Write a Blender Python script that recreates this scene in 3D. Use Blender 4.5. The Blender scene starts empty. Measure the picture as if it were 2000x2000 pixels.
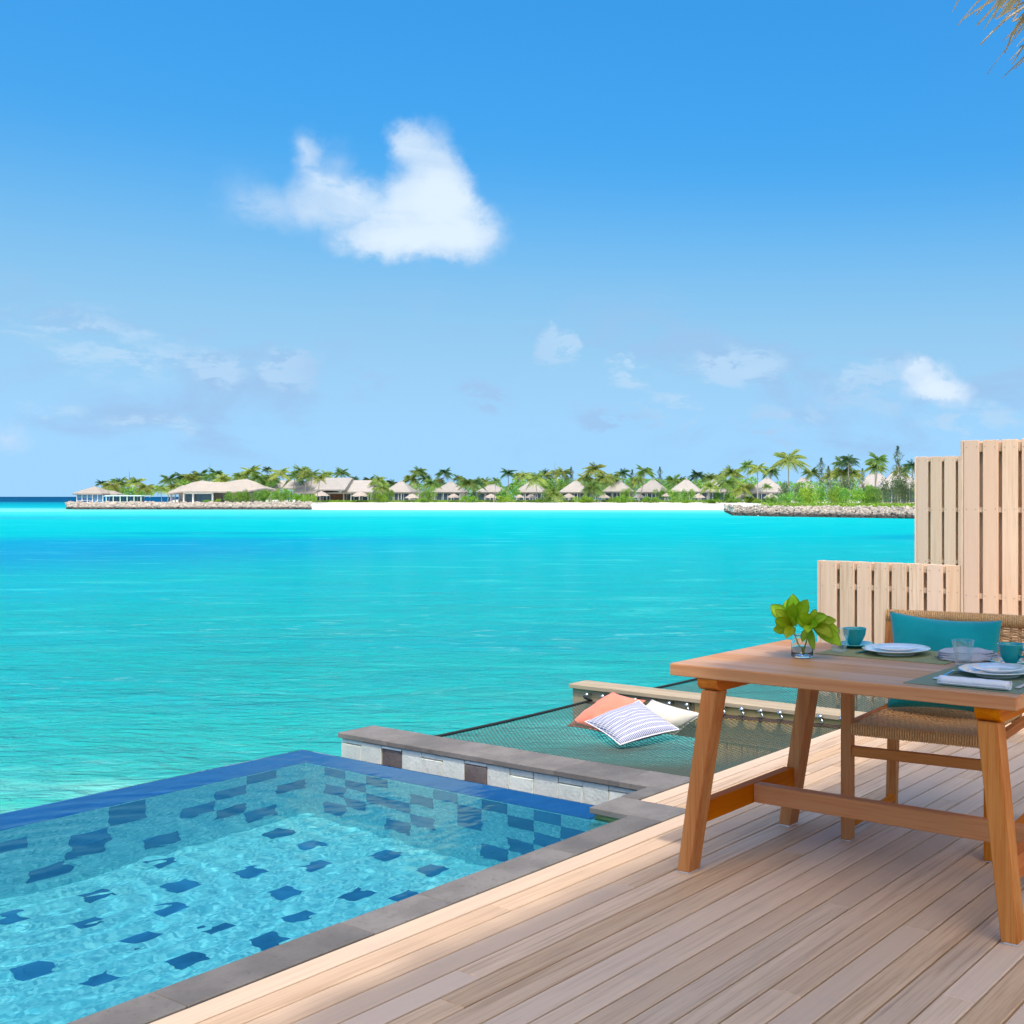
import bpy, bmesh, math, random
from mathutils import Vector, Matrix, noise
random.seed(7)
sc = bpy.context.scene
COL = sc.collection
R_ = math.radians
# ------------------------------------------------------------------ camera, world, sun, exposure
CAM_H = 1.35                     # eye height over the deck (deck top is z = 0)
HEAD = R_(31.8)                  # camera turned left of the board direction (+Y)
RX, RY = math.cos(HEAD), math.sin(HEAD)      # camera right on the ground
FX, FY = -math.sin(HEAD), math.cos(HEAD)     # camera forward on the ground
cd = bpy.data.cameras.new('camera'); cam = bpy.data.objects.new('camera', cd); COL.objects.link(cam)
cam.location = (0, 0, CAM_H); cam.rotation_euler = (R_(90), 0, HEAD)
cd.sensor_width = 36; cd.lens = 39.62; cd.shift_x = -0.275; cd.shift_y = -0.015
cd.clip_start = 0.05; cd.clip_end = 60000
sc.camera = cam
SUN = Vector((0.40, -0.40, 1.0)).normalized()
W = bpy.data.worlds.new('World'); sc.world = W; W.use_nodes = True
sun_d = bpy.data.lights.new('sun', 'SUN'); sun_d.energy = 2.0; sun_d.angle = R_(2); sun_d.color = (1.0, 0.95, 0.87)
sun = bpy.data.objects.new('sun', sun_d); COL.objects.link(sun); sun.location = (6, -6, 15)
sun.rotation_euler = SUN.to_track_quat('Z', 'Y').to_euler()
sun_d.cycles.is_caustics_light = True
vs_ = sc.view_settings
vs_.view_transform = 'Standard'; vs_.look = 'None'; vs_.gamma = 1; vs_.use_curve_mapping = False; vs_.exposure = 0.43
sc.render.engine = 'CYCLES'
cy = sc.cycles
cy.caustics_refractive = True; cy.caustics_reflective = False; cy.blur_glossy = 0.5
cy.max_bounces = 10; cy.transmission_bounces = 8; cy.transparent_max_bounces = 12; cy.glossy_bounces = 4
cy.sample_clamp_indirect = 6; cy.sample_clamp_direct = 0
cy.use_denoising = True

# ------------------------------------------------------------------ node helpers
class NT:
    def __init__(s, tree):
        s.t = tree; s.N = tree.nodes; s.L = tree.links
    def n(s, typ, out=0, attrs=None, **kw):
        nd = s.N.new(typ)
        for k, v in (attrs or {}).items(): setattr(nd, k, v)
        for k, v in kw.items():
            key = int(k[1:]) if (k[0] == 'i' and k[1:].isdigit()) else k.replace('_', ' ')
            s.put(nd.inputs[key], v)
        nd_out = nd.outputs[out]
        return nd_out
    def put(s, sock, v):
        if isinstance(v, bpy.types.NodeSocket): s.L.new(v, sock)
        else:
            if sock.type == 'RGBA' and len(v) == 3: v = (*v, 1)
            sock.default_value = v
    def math(s, op, a, b=0.0, c=0.0, clamp=False):
        nd = s.N.new('ShaderNodeMath'); nd.operation = op; nd.use_clamp = clamp
        s.put(nd.inputs[0], a); s.put(nd.inputs[1], b)
        if op in ('MULTIPLY_ADD', 'SMOOTH_MIN'): s.put(nd.inputs[2], c)
        return nd.outputs[0]
    def vm(s, op, a, b=(0, 0, 0)):
        nd = s.N.new('ShaderNodeVectorMath'); nd.operation = op
        s.put(nd.inputs[0], a)
        if op == 'SCALE': s.put(nd.inputs['Scale'], b)
        elif op not in ('LENGTH', 'NORMALIZE'): s.put(nd.inputs[1], b)
        return nd.outputs['Value'] if op in ('DOT_PRODUCT', 'LENGTH', 'DISTANCE') else nd.outputs['Vector']
    def mix(s, f, a, b, mode='MIX'):
        nd = s.N.new('ShaderNodeMix'); nd.data_type = 'RGBA'; nd.blend_type = mode
        s.put(nd.inputs[0], f); s.put(nd.inputs[6], a); s.put(nd.inputs[7], b)
        return nd.outputs[2]
    def ramp(s, f, stops, interp='LINEAR'):
        nd = s.N.new('ShaderNodeValToRGB'); nd.color_ramp.interpolation = interp
        e = nd.color_ramp.elements
        while len(e) < len(stops): e.new(0.5)
        for el, (p, c) in zip(e, stops):
            el.position = p; el.color = (*c, 1) if len(c) == 3 else c
        s.put(nd.inputs[0], f); return nd.outputs[0]
    def step(s, x, a, b):        # smoothstep a..b -> 0..1
        nd = s.N.new('ShaderNodeMapRange'); nd.interpolation_type = 'SMOOTHSTEP'
        s.put(nd.inputs[0], x); s.put(nd.inputs[1], a); s.put(nd.inputs[2], b)
        return nd.outputs[0]
    def noise(s, vec, scale, detail=4, rough=0.55, out=0, dist=0.0):
        return s.n('ShaderNodeTexNoise', out, Vector=vec, Scale=scale, Detail=detail, Roughness=rough, Distortion=dist)
    def xyz(s, v):
        nd = s.N.new('ShaderNodeSeparateXYZ'); s.put(nd.inputs[0], v); return nd.outputs
    def comb(s, x, y, z=0.0):
        nd = s.N.new('ShaderNodeCombineXYZ')
        for i, v in enumerate((x, y, z)): s.put(nd.inputs[i], v)
        return nd.outputs[0]
    def bump(s, h, strength=0.3, dist=0.01, normal=None):
        nd = s.N.new('ShaderNodeBump'); nd.inputs['Strength'].default_value = strength
        nd.inputs['Distance'].default_value = dist; s.put(nd.inputs['Height'], h)
        if normal is not None: s.put(nd.inputs['Normal'], normal)
        return nd.outputs[0]

# ------------------------------------------------------------------ sky
w = NT(W.node_tree); w.N.clear()
sky = w.n('ShaderNodeTexSky', attrs=dict(sky_type='NISHITA', sun_disc=False, sun_elevation=math.asin(SUN.z),
          sun_rotation=R_(135), altitude=0, air_density=1.0, dust_density=6.5, ozone_density=3.0))
dirv = w.n('ShaderNodeTexCoord', 0)                       # direction looked in
dz = w.xyz(dirv)[2]
lum = w.vm('DOT_PRODUCT', sky, (.25, .55, .20))
lumv = w.comb(lum, lum, lum)
skc = w.vm('MAXIMUM', w.vm('ADD', lumv, w.vm('SCALE', w.vm('SUBTRACT', sky, lumv), 2.5)), (0, 0, 0))   # clear tropical, polarised blue
skc = w.vm('MULTIPLY', skc, (1.9, 2.02, 1.84))
skc = w.mix(w.step(dz, .30, .04), skc, (3.5, 6.5, 9.6))      # pale sea air low down, all round
# faint lavender cirrus scraps low all round the horizon
el_band = w.math('MULTIPLY', w.step(dz, 0.015, 0.05), w.math('SUBTRACT', 1.0, w.step(dz, 0.12, 0.2)))
dsc = w.vm('MULTIPLY', dirv, (1.0, 1.0, 2.4))
n1 = w.noise(dsc, 9.0, 7, 0.6, dist=0.4)
n2 = w.noise(dsc, 3.2, 2, 0.5)
n3 = w.noise(dsc, 24.0, 7, 0.68, dist=.3)
wis = w.math('MULTIPLY', w.step(n1, 0.46, 0.68), w.step(n2, 0.4, 0.58))
wis = w.math('MULTIPLY', w.math('MULTIPLY', wis, el_band), 0.8)
c1 = w.mix(wis, skc, (3.3, 5.3, 8.1))
# cumulus scraps over the sea, as soft lumps placed by direction: (azimuth slope, height slope) on the seaward side
den = w.vm('DOT_PRODUCT', dirv, (FX, FY, 0)); den = w.math('MAXIMUM', den, 0.02)
cu = w.math('DIVIDE', w.vm('DOT_PRODUCT', dirv, (RX, RY, 0)), den)
cv = w.math('DIVIDE', dz, den)
chart = w.comb(w.math('MULTIPLY', cu, 22.01), w.math('MULTIPLY', cv, 22.01))
wn = w.n('ShaderNodeTexNoise', 1, Vector=chart, Scale=0.9, Detail=6, Roughness=0.6)
wn2 = w.n('ShaderNodeTexNoise', 1, Vector=chart, Scale=3.2, Detail=5, Roughness=0.6)
warp = w.vm('ADD', w.vm('SCALE', w.vm('SUBTRACT', wn, (.5, .5, .5)), 0.75), w.vm('SCALE', w.vm('SUBTRACT', wn2, (.5, .5, .5)), 0.32))
cw = w.vm('ADD', chart, warp)
def lumps(lst):
    tot = None
    for (px, py, rx, ry, a) in lst:
        c = ((px - 1550) / 100, (970 - py) / 100, 0)
        d = w.vm('MULTIPLY', w.vm('SUBTRACT', cw, c), (100 / rx, 100 / ry, 0))
        g = w.math('MULTIPLY', w.math('SUBTRACT', 1.0, w.vm('LENGTH', d), clamp=True), a)
        tot = g if tot is None else w.math('ADD', tot, g)
    return tot
big = lumps([(835, 350, 92, 135, 1.5), (805, 472, 180, 50, 1.5), (915, 455, 105, 75, 1.2), (880, 385, 70, 90, 1.0), (745, 425, 120, 95, 1.0),
             (790, 272, 52, 50, .9), (635, 350, 85, 105, .75), (604, 285, 42, 60, .6), (610, 405, 150, 80, .5), (475, 385, 85, 90, .42), (545, 405, 100, 65, .32),
             (1812, 742, 66, 46, 1.7), (1855, 775, 75, 32, 1.2), (1775, 712, 50, 32, 1.0), (15, 862, 62, 38, .8)])
f_big = w.step(big, 0.02, 1.05)
f_big = w.math('MULTIPLY', f_big, w.math('MAXIMUM', w.step(n3, 0.15, 0.52), w.step(big, .4, 1.0)))
c2 = w.mix(w.math('MULTIPLY', f_big, 0.93), c1, w.mix(w.step(w.math('ADD', big, w.math('MULTIPLY', w.math('SUBTRACT', n1, .5), 3.0)), 0.4, 1.9), (5.4, 7.1, 9.2), (7.6, 8.8, 9.9)))
small = lumps([(575, 725, 95, 55, .8), (1230, 725, 75, 45, 1.3), (1290, 805, 110, 50, 1.3), (1085, 690, 55, 70, 1.3), (1715, 722, 80, 48, .6),
               (260, 700, 190, 70, .55), (120, 640, 200, 70, .4), (420, 725, 70, 60, .55), (730, 755, 75, 50, 1.1), (1440, 715, 130, 55, .5),
               (1340, 770, 130, 60, .5), (1520, 830, 120, 50, .9), (1900, 830, 130, 50, .8), (1160, 800, 75, 45, 1.0), (950, 770, 90, 40, .8), (300, 830, 120, 40, .5), (90, 805, 100, 25, .5), (1690, 770, 140, 60, .4)])
f_s = w.math('MULTIPLY', w.step(w.math('MULTIPLY', small, w.math('MULTIPLY', w.step(n1, 0.3, 0.65), w.step(n3, .36, .62))), 0.01, 0.26), 0.85)
c3 = w.mix(f_s, c2, w.mix(w.step(n2, .4, .65), (3.4, 5.5, 8.4), (4.7, 6.9, 9.1)))
SKY_STRENGTH = 0.078
bg = w.n('ShaderNodeBackground', Color=c3, Strength=SKY_STRENGTH)
w.L.new(bg, w.n('ShaderNodeOutputWorld').node.inputs[0]) if False else None
wo = w.N.new('ShaderNodeOutputWorld'); w.L.new(bg, wo.inputs[0])

# ------------------------------------------------------------------ object helpers
ORG = {}
def props(o, label=None, cat=None, group=None, kind=None):
    if label: o['label'] = label
    if cat: o['category'] = cat
    if group: o['group'] = group
    if kind: o['kind'] = kind
    return o
def thing(name, label, cat, loc=(0, 0, 0), rz=0.0, group=None):
    o = bpy.data.objects.new(name, None); COL.objects.link(o); o.empty_display_size = .1
    o.location = loc; o.rotation_euler = (0, 0, rz)
    return props(o, label, cat, group)
def setting(name, loc=(0, 0, 0)):
    o = bpy.data.objects.new(name, None); COL.objects.link(o); o.location = loc
    return props(o, kind='structure')
def link(name, me, m, parent=None, smooth=False, kind=None, wl=False):
    """wl: vertices are given in world coordinates, parent unrotated"""
    if isinstance(me, bmesh.types.BMesh):
        bm = me; me = bpy.data.meshes.new(name); bm.normal_update(); bm.to_mesh(me); bm.free()
    if m is not None and len(me.materials) == 0: me.materials.append(m)
    if smooth:
        me.polygons.foreach_set('use_smooth', [True] * len(me.polygons))
    o = bpy.data.objects.new(name, me); COL.objects.link(o)
    if parent is not None:
        o.parent = parent
        if wl:
            q = parent; off = Vector((0, 0, 0))
            while q is not None: off += Vector(q.location); q = q.parent
            me.transform(Matrix.Translation(-off))
    if kind: o['kind'] = kind
    return o
def pyd(v, f):
    me = bpy.data.meshes.new('m'); me.from_pydata(v, [], f); me.update(); return me
def bbox(bm, x0, x1, y0, y1, z0, z1, bev=0.0, M=None):
    r = bmesh.ops.create_cube(bm, size=1)
    vs = r['verts']
    for v in vs:
        v.co = Vector(((x0 + x1) / 2 + v.co.x * (x1 - x0), (y0 + y1) / 2 + v.co.y * (y1 - y0), (z0 + z1) / 2 + v.co.z * (z1 - z0)))
    if bev > 0:
        es = list({e for v in vs for e in v.link_edges})
        g = bmesh.ops.bevel(bm, geom=es, offset=bev, segments=1, affect='EDGES', profile=.5)
        vs = list({v for f in g['faces'] for v in f.verts}) + [v for v in vs if v.is_valid]
        vs = list(set(vs))
    if M is not None:
        bmesh.ops.transform(bm, matrix=M, verts=[v for v in vs if v.is_valid])
    return vs
def box(name, x0, x1, y0, y1, z0, z1, m, parent=None, bev=0.0, wl=False, M=None):
    bm = bmesh.new(); bbox(bm, x0, x1, y0, y1, z0, z1, bev, M); return link(name, bm, m, parent, wl=wl)
def hexa(bm, lo, hi):            # lo, hi: 4 corners each (ccw from above)
    v = [bm.verts.new(p) for p in list(lo) + list(hi)]
    for f in ((3, 2, 1, 0), (4, 5, 6, 7), (0, 1, 5, 4), (1, 2, 6, 5), (2, 3, 7, 6), (3, 0, 4, 7)): bm.faces.new([v[i] for i in f])
    return v
def tube(bm, pts, rad, n=6, cap=True):
    pts = [Vector(p) for p in pts]
    if not isinstance(rad, (list, tuple)): rad = [rad] * len(pts)
    rings = []; prev = None
    for i, p in enumerate(pts):
        t = (pts[min(i + 1, len(pts) - 1)] - pts[max(i - 1, 0)]).normalized()
        if prev is None: a = t.orthogonal().normalized()
        else: a = (prev - t * prev.dot(t)).normalized()
        prev = a; b = t.cross(a)
        rings.append([bm.verts.new(p + (a * math.cos(k * 2 * math.pi / n) + b * math.sin(k * 2 * math.pi / n)) * rad[i]) for k in range(n)])
    for i in range(len(rings) - 1):
        for k in range(n):
            bm.faces.new((rings[i][k], rings[i][(k + 1) % n], rings[i + 1][(k + 1) % n], rings[i + 1][k]))
    if cap:
        bm.faces.new(rings[0][::-1]); bm.faces.new(rings[-1])
def lathe(bm, prof, n=32, c=(0, 0, 0), fl=None):
    rings = []
    for (r, z) in prof:
        if r < 1e-6: rings.append([bm.verts.new((c[0], c[1], c[2] + z))]); continue
        ring = []
        for k in range(n):
            a = 2 * math.pi * k / n; rr = r * (fl(a, z) if fl else 1)
            ring.append(bm.verts.new((c[0] + rr * math.cos(a), c[1] + rr * math.sin(a), c[2] + z)))
        rings.append(ring)
    for A, B in zip(rings, rings[1:]):
        for k in range(n):
            k2 = (k + 1) % n
            if len(A) == 1 and len(B) == 1: continue
            if len(A) == 1: bm.faces.new((A[0], B[k2], B[k])) if False else bm.faces.new((A[0], B[k], B[k2]))
            elif len(B) == 1: bm.faces.new((A[k], A[k2], B[0]))
            else: bm.faces.new((A[k], A[k2], B[k2], B[k]))
    bmesh.ops.recalc_face_normals(bm, faces=bm.faces[:])
def G(px, py, z=0.0):            # a point of the place surveyed from the photograph: pixel of the 2000 px photo, height z
    d = 2201 * (CAM_H - z) / (py - 970); x = (px - 1550) / 2201 * d
    return Vector((x * RX + d * FX, x * RY + d * FY, z))
def UV(u, v, z=0.0):             # u to the right, v straight out to sea from the villa
    return Vector((u * RX + v * FX, u * RY + v * FY, z))
def AT(px, v, z=0.0): return UV((px - 1550) / 2201 * v, v, z)
def HZ(py, v): return CAM_H - (py - 970) / 2201 * v

# ------------------------------------------------------------------ materials
def mat(name):
    m = bpy.data.materials.new(name); m.use_nodes = True
    t = NT(m.node_tree); t.N.clear(); t.m = m
    t.out = t.N.new('ShaderNodeOutputMaterial'); return t
def pbr(t, color, rough=0.5, normal=None, **kw):
    b = t.N.new('ShaderNodeBsdfPrincipled'); t.put(b.inputs['Base Color'], color); t.put(b.inputs['Roughness'], rough)
    if normal is not None: t.put(b.inputs['Normal'], normal)
    for k, v in kw.items(): t.put(b.inputs[k.replace('_', ' ')], v)
    t.L.new(b.outputs[0], t.out.inputs[0]); return t.m
def ocoord(t, scale=(1, 1, 1), rnd=True):
    c = t.n('ShaderNodeTexCoord', 3)
    if rnd:
        r = t.n('ShaderNodeObjectInfo', 'Random')
        c = t.vm('ADD', c, t.comb(t.math('MULTIPLY', r, 37.0), t.math('MULTIPLY', r, 91.0), t.math('MULTIPLY', r, 53.0)))
    return t.vm('MULTIPLY', c, scale)
def wood(name, ca, cb, cc, axis=1, rough=0.6, var=0.25, coarse=1.0, bump=.25, spec=.3, tone2=None, grime=0.0):
    """ca..cb plain grain colours, cc dark streaks; axis = grain direction"""
    t = mat(name)
    s1 = [9.0 * coarse] * 3; s1[axis] = .55 * coarse
    s2 = [60.0 * coarse] * 3; s2[axis] = 2.0 * coarse
    s3 = [190.0] * 3; s3[axis] = 5.0
    a = t.noise(ocoord(t, tuple(s1)), 1.0, 3, .5, dist=1.2); b = t.noise(ocoord(t, tuple(s2)), 1.0, 4, .6); c = t.noise(ocoord(t, tuple(s3)), 1.0, 3, .6)
    col = t.mix(t.step(a, .3, .7), ca, cb)
    col = t.mix(t.math('MULTIPLY', t.step(b, .46, .74), .62), col, cc)
    col = t.mix(t.math('MULTIPLY', t.step(c, .46, .74), .42), col, cc)
    rnd = t.n('ShaderNodeObjectInfo', 'Random')
    if tone2: col = t.mix(t.math('MULTIPLY', t.step(t.math('FRACT', t.math('MULTIPLY', rnd, 7.13)), .25, .9), .8), col, tone2)
    if grime:
        gn = t.noise(ocoord(t, (2.2, 2.2, 2.2)), 1.0, 6, .65)
        col = t.mix(t.math('MULTIPLY', t.step(gn, .52, .75), grime), col, (.33, .29, .27))
    col = t.n('ShaderNodeHueSaturation', Hue=.5, Saturation=t.math('MULTIPLY_ADD', rnd, -.2, 1.08), Value=t.math('MULTIPLY_ADD', t.math('FRACT', t.math('MULTIPLY', rnd, 3.7)), var, 1 - var / 2), Color=col)
    nr = t.bump(t.math('ADD', b, t.math('MULTIPLY', c, .6)), bump, .003)
    return pbr(t, col, t.math('MULTIPLY_ADD', b, .2, rough - .1), nr, Specular_IOR_Level=spec)
M_deck = wood('deck_boards', (.68, .49, .335), (.60, .42, .28), (.34, .215, .13), 1, .6, .17, grime=.25, tone2=(.61, .45, .33), spec=.04)
M_teak_x = wood('oiled_teak_lengthwise', (.62, .27, .085), (.51, .19, .05), (.46, .12, .018), 0, .5, .1, spec=.06, bump=.12)
M_teak_y = wood('oiled_teak_crosswise', (.66, .21, .03), (.52, .14, .018), (.38, .085, .012), 1, .5, .12, spec=.06, bump=.12)
M_teak_z = wood('oiled_teak_upright', (.60, .25, .07), (.49, .17, .04), (.44, .10, .014), 2, .5, .12, spec=.06, bump=.12)
M_top = wood('tabletop_teak', (.66, .34, .155), (.57, .27, .11), (.42, .17, .06), 0, .4, .1, spec=.1, bump=.08)  # sky sheen put into a lighter base colour than the leg teak
M_fence = wood('pale_fence_boards', (.82, .60, .42), (.74, .50, .33), (.52, .29, .14), 2, .7, .2, bump=.15, spec=.15, tone2=(.80, .56, .42))
M_rail = wood('pale_rail_wood', (.66, .50, .36), (.55, .41, .29), (.40, .27, .17), 0, .75, .1, spec=.1)
M_beam = wood('weathered_beam', (.46, .38, .26), (.36, .29, .20), (.22, .17, .11), 0, .8, .1, spec=.1)
M_cap = wood('pale_beam_cap', (.47, .39, .28), (.37, .31, .22), (.25, .20, .15), 0, .75, .1, spec=.15)
M_gold = wood('golden_planks', (.92, .58, .22), (.82, .48, .16), (.6, .30, .10), 2, .75, .15, spec=.1)

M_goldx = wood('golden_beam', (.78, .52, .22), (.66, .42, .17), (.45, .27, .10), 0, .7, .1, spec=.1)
def speck(name, ca, cb, dark, rough=.85, scale=1.0, var=.2, bump=.4, spec=.25):
    t = mat(name); oc = ocoord(t)
    a = t.noise(oc, 6 * scale, 5, .6); b = t.noise(oc, 55 * scale, 3, .6); c = t.n('ShaderNodeTexVoronoi', 0, Vector=oc, Scale=70 * scale)
    col = t.mix(t.step(a, .35, .65), ca, cb); col = t.mix(t.math('MULTIPLY', t.step(b, .55, .75), .6), col, dark)
    rnd = t.n('ShaderNodeObjectInfo', 'Random')
    col = t.n('ShaderNodeHueSaturation', Value=t.math('MULTIPLY_ADD', rnd, var, 1 - var / 2), Color=col)
    return pbr(t, col, rough, t.bump(t.math('ADD', b, t.math('MULTIPLY', c, .7)), bump, .004), Specular_IOR_Level=spec)
M_coping = speck('grey_basalt_coping', (.205, .185, .165), (.155, .14, .125), (.09, .08, .07), .62, var=.34, bump=.15)
M_green = speck('pale_green_stone', (.74, .77, .69), (.62, .67, .60), (.36, .43, .41), .85, var=.22)
M_lava = speck('dark_lava_stone', (.18, .155, .145), (.12, .10, .095), (.06, .05, .05), .85, var=.2)
M_moss = speck('mossy_edge', (.30, .33, .12), (.17, .20, .06), (.08, .08, .03), .5, var=.1)
def mosaicm():
    t = mat('pool_pale_mosaic'); p = t.n('ShaderNodeNewGeometry', 'Position'); q = t.vm('SCALE', t.vm('ADD', p, (10.003, 10.003, 10.003)), 74.0)
    cell = t.vm('FLOOR', q); fr = t.xyz(t.vm('FRACTION', q))
    wn_ = t.n('ShaderNodeTexWhiteNoise', 0, attrs=dict(noise_dimensions='3D'), Vector=cell)
    big_ = t.noise(p, 3.0, 4, .6)
    col = t.ramp(wn_, [(0, (.13, .40, .48)), (.3, (.23, .53, .58)), (.7, (.33, .64, .66)), (1, (.50, .78, .77))])
    col = t.mix(t.math('MULTIPLY', t.step(big_, .4, .65), .3), col, (.20, .52, .56))
    g1 = t.math('MINIMUM', t.math('MINIMUM', fr[0], fr[1]), t.math('SUBTRACT', 1.0, t.math('MAXIMUM', fr[0], fr[1])))
    return pbr(t, col, .4)
M_pooltile = mosaicm()
M_darktile = speck('pool_blue_tile', (.035, .15, .30), (.025, .11, .24), (.015, .06, .15), .35, scale=.8, var=.5, bump=.05)
M_edge = speck('pool_edge_blue', (.05, .14, .46), (.04, .11, .40), (.03, .08, .3), .25, var=.1, bump=.03)
M_white = pbr(mat('white_paint'), (.78, .78, .76), .6)
M_metal = pbr(mat('stainless_steel'), (.75, .75, .76), .18, Metallic=1.0)
M_china = pbr(mat('white_china'), (.88, .88, .87), .12, Coat_Weight=.4)
M_teal_cup = pbr(mat('teal_glaze'), (.015, .33, .34), .14, Coat_Weight=.6)

def cloth(name, ca, cb=None, scale=900, bump=.15, rough=.9, wr=.6):
    t = mat(name); oc = ocoord(t)
    wv = t.n('ShaderNodeTexVoronoi', 0, Vector=oc, Scale=scale)
    wr_n = t.noise(oc, 7, 3, .5)
    nr = t.bump(wr_n, wr, .02, t.bump(wv, bump, .001))
    return pbr(t, ca if cb is None else t.mix(t.step(wr_n, .35, .65), ca, cb), rough, nr, Sheen_Weight=.25, Specular_IOR_Level=.15)
M_teal = cloth('teal_cotton', (0.0, .30, .32), (0.0, .26, .285))
M_coral = cloth('coral_cotton', (.78, .24, .16), (.72, .20, .13))
M_cream = cloth('cream_linen', (.62, .61, .55), (.56, .55, .49))
M_linen = cloth('white_napkin_linen', (.80, .79, .83), (.76, .75, .80), wr=.3)
def striped():
    t = mat('blue_striped_cotton'); uv = t.xyz(t.n('ShaderNodeUVMap'))
    row = t.math('MULTIPLY', uv[1], 11.0); fr = t.math('FRACT', row); idx = t.math('FLOOR', row)
    x = t.math('ADD', t.math('MULTIPLY', uv[0], 34.0), t.math('MULTIPLY', idx, .33))
    x = t.math('ADD', x, t.math('MULTIPLY', fr, .55))
    st = t.step(t.math('ABSOLUTE', t.math('SUBTRACT', t.math('FRACT', x), .5)), .2, .3)
    band = t.step(t.math('ABSOLUTE', t.math('SUBTRACT', fr, .5)), .5, .34)
    thin = t.step(t.math('ABSOLUTE', t.math('SUBTRACT', t.math('FRACT', t.math('MULTIPLY', uv[0], 68.0)), .5)), .25, .35)
    bl = t.mix(t.math('MULTIPLY', thin, .5), (.60, .60, .64), (.22, .26, .40))
    col = t.mix(t.math('MULTIPLY', band, st), bl, (.12, .15, .32))
    col = t.mix(t.math('SUBTRACT', 1.0, band), col, (.64, .63, .64))
    oc = ocoord(t)
    return pbr(t, col, .9, t.bump(t.noise(oc, 7, 3, .5), .5, .02), Specular_IOR_Level=.15)
M_stripe = striped()
def woven(name, ca, cb, sx, sy):
    t = mat(name); uv = t.xyz(ocoord(t, rnd=False))
    a = t.math('SINE', t.math('MULTIPLY', uv[0], sx)); b = t.math('SINE', t.math('MULTIPLY', uv[1], sy))
    k = t.step(t.math('MULTIPLY', a, b), -.4, .4)
    return pbr(t, t.mix(t.math('MULTIPLY', k, .7), ca, cb), .8, t.bump(k, .4, .001), Specular_IOR_Level=.2)
M_mat1 = woven('olive_woven_mat', (.26, .27, .12), (.37, .37, .20), 1600, 1600)
M_mat2 = woven('sage_woven_mat', (.18, .24, .16), (.29, .34, .25), 1600, 1600)
def cordm():
    t = mat('natural_cord'); oc = ocoord(t, (1, 1, 1)); a = t.noise(oc, 160, 3, .6); b = t.noise(oc, 9, 2, .5)
    col = t.mix(t.step(a, .35, .7), (.86, .50, .22), (.60, .30, .12)); col = t.mix(t.math('MULTIPLY', b, .35), col, (.84, .50, .22))
    return pbr(t, col, .65, t.bump(a, .4, .001), Specular_IOR_Level=.3)
M_cord = cordm()
M_net = pbr(mat('dark_green_net_cord'), (.05, .075, .065), .75, Specular_IOR_Level=.3)
M_rope = pbr(mat('black_rope'), (.012, .017, .02), .7)
M_lace = pbr(mat('brown_net_hem'), (.10, .075, .065), .8)
def glass(name, col=(1, 1, 1), ior=1.45, rough=0.0):
    t = mat(name); g = t.n('ShaderNodeBsdfGlass', Color=col, IOR=ior, Roughness=rough); t.L.new(g, t.out.inputs[0]); return t.m
M_glass = glass('clear_glass', (.97, .99, .99), 1.45)
def thin_glass():
    t = mat('tumbler_glass'); tr = t.n('ShaderNodeBsdfTransparent', Color=(.95, .97, .97)); gl = t.n('ShaderNodeBsdfGlossy', Color=(1, 1, 1), Roughness=.03)
    mx = t.N.new('ShaderNodeMixShader'); t.put(mx.inputs[0], t.math('MINIMUM', t.n('ShaderNodeFresnel', IOR=1.5), .26)); t.L.new(tr, mx.inputs[1]); t.L.new(gl, mx.inputs[2]); t.L.new(mx.outputs[0], t.out.inputs[0]); return t.m
M_tumbler = thin_glass()
M_water_in = glass('vase_water', (.97, .99, 1.0), 1.33)
def leafm(name, ca, cb, trans=.35, rough=.45, var=.5):
    t = mat(name); rnd = t.n('ShaderNodeObjectInfo', 'Random')
    a = t.noise(ocoord(t), 3.0 if 'palm' in name or 'bush' in name else 18.0, 3, .6)
    col = t.mix(t.step(a, .35, .65), ca, cb)
    col = t.n('ShaderNodeHueSaturation', Hue=t.math('MULTIPLY_ADD', rnd, .035, .485), Value=t.math('MULTIPLY_ADD', t.math('FRACT', t.math('MULTIPLY', rnd, 5.3)), var, 1 - var / 2), Color=col)
    b = t.N.new('ShaderNodeBsdfPrincipled'); t.put(b.inputs['Base Color'], col); t.put(b.inputs['Roughness'], rough); t.put(b.inputs['Specular IOR Level'], .3)
    tr = t.n('ShaderNodeBsdfTranslucent', Color=col)
    mx = t.N.new('ShaderNodeMixShader'); mx.inputs[0].default_value = trans; t.L.new(b.outputs[0], mx.inputs[1]); t.L.new(tr, mx.inputs[2])
    t.L.new(mx.outputs[0], t.out.inputs[0]); return t.m
M_vleaf = leafm('vase_leaf', (.42, .60, .015), (.58, .70, .06), .35, .35, .3)
M_palm_y = leafm('palm_frond_yellowish', (.22, .32, .05), (.38, .44, .12))
M_palm_g = leafm('palm_frond_green', (.11, .22, .04), (.20, .30, .07))
M_palm_d = leafm('palm_frond_dark', (.05, .13, .05), (.10, .20, .07))
M_bush_b = leafm('bush_bright', (.17, .36, .03), (.28, .45, .05), .35, .5, .3)
M_bush_m = leafm('bush_mid', (.12, .29, .04), (.27, .45, .07), .35, .5, .4)
M_bush_d = leafm('bush_dull', (.09, .15, .06), (.16, .21, .10), .3, .6, .3)
M_trunk = speck('palm_trunk_bark', (.40, .36, .30), (.31, .27, .22), (.2, .17, .13), .9, scale=.3)
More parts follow.
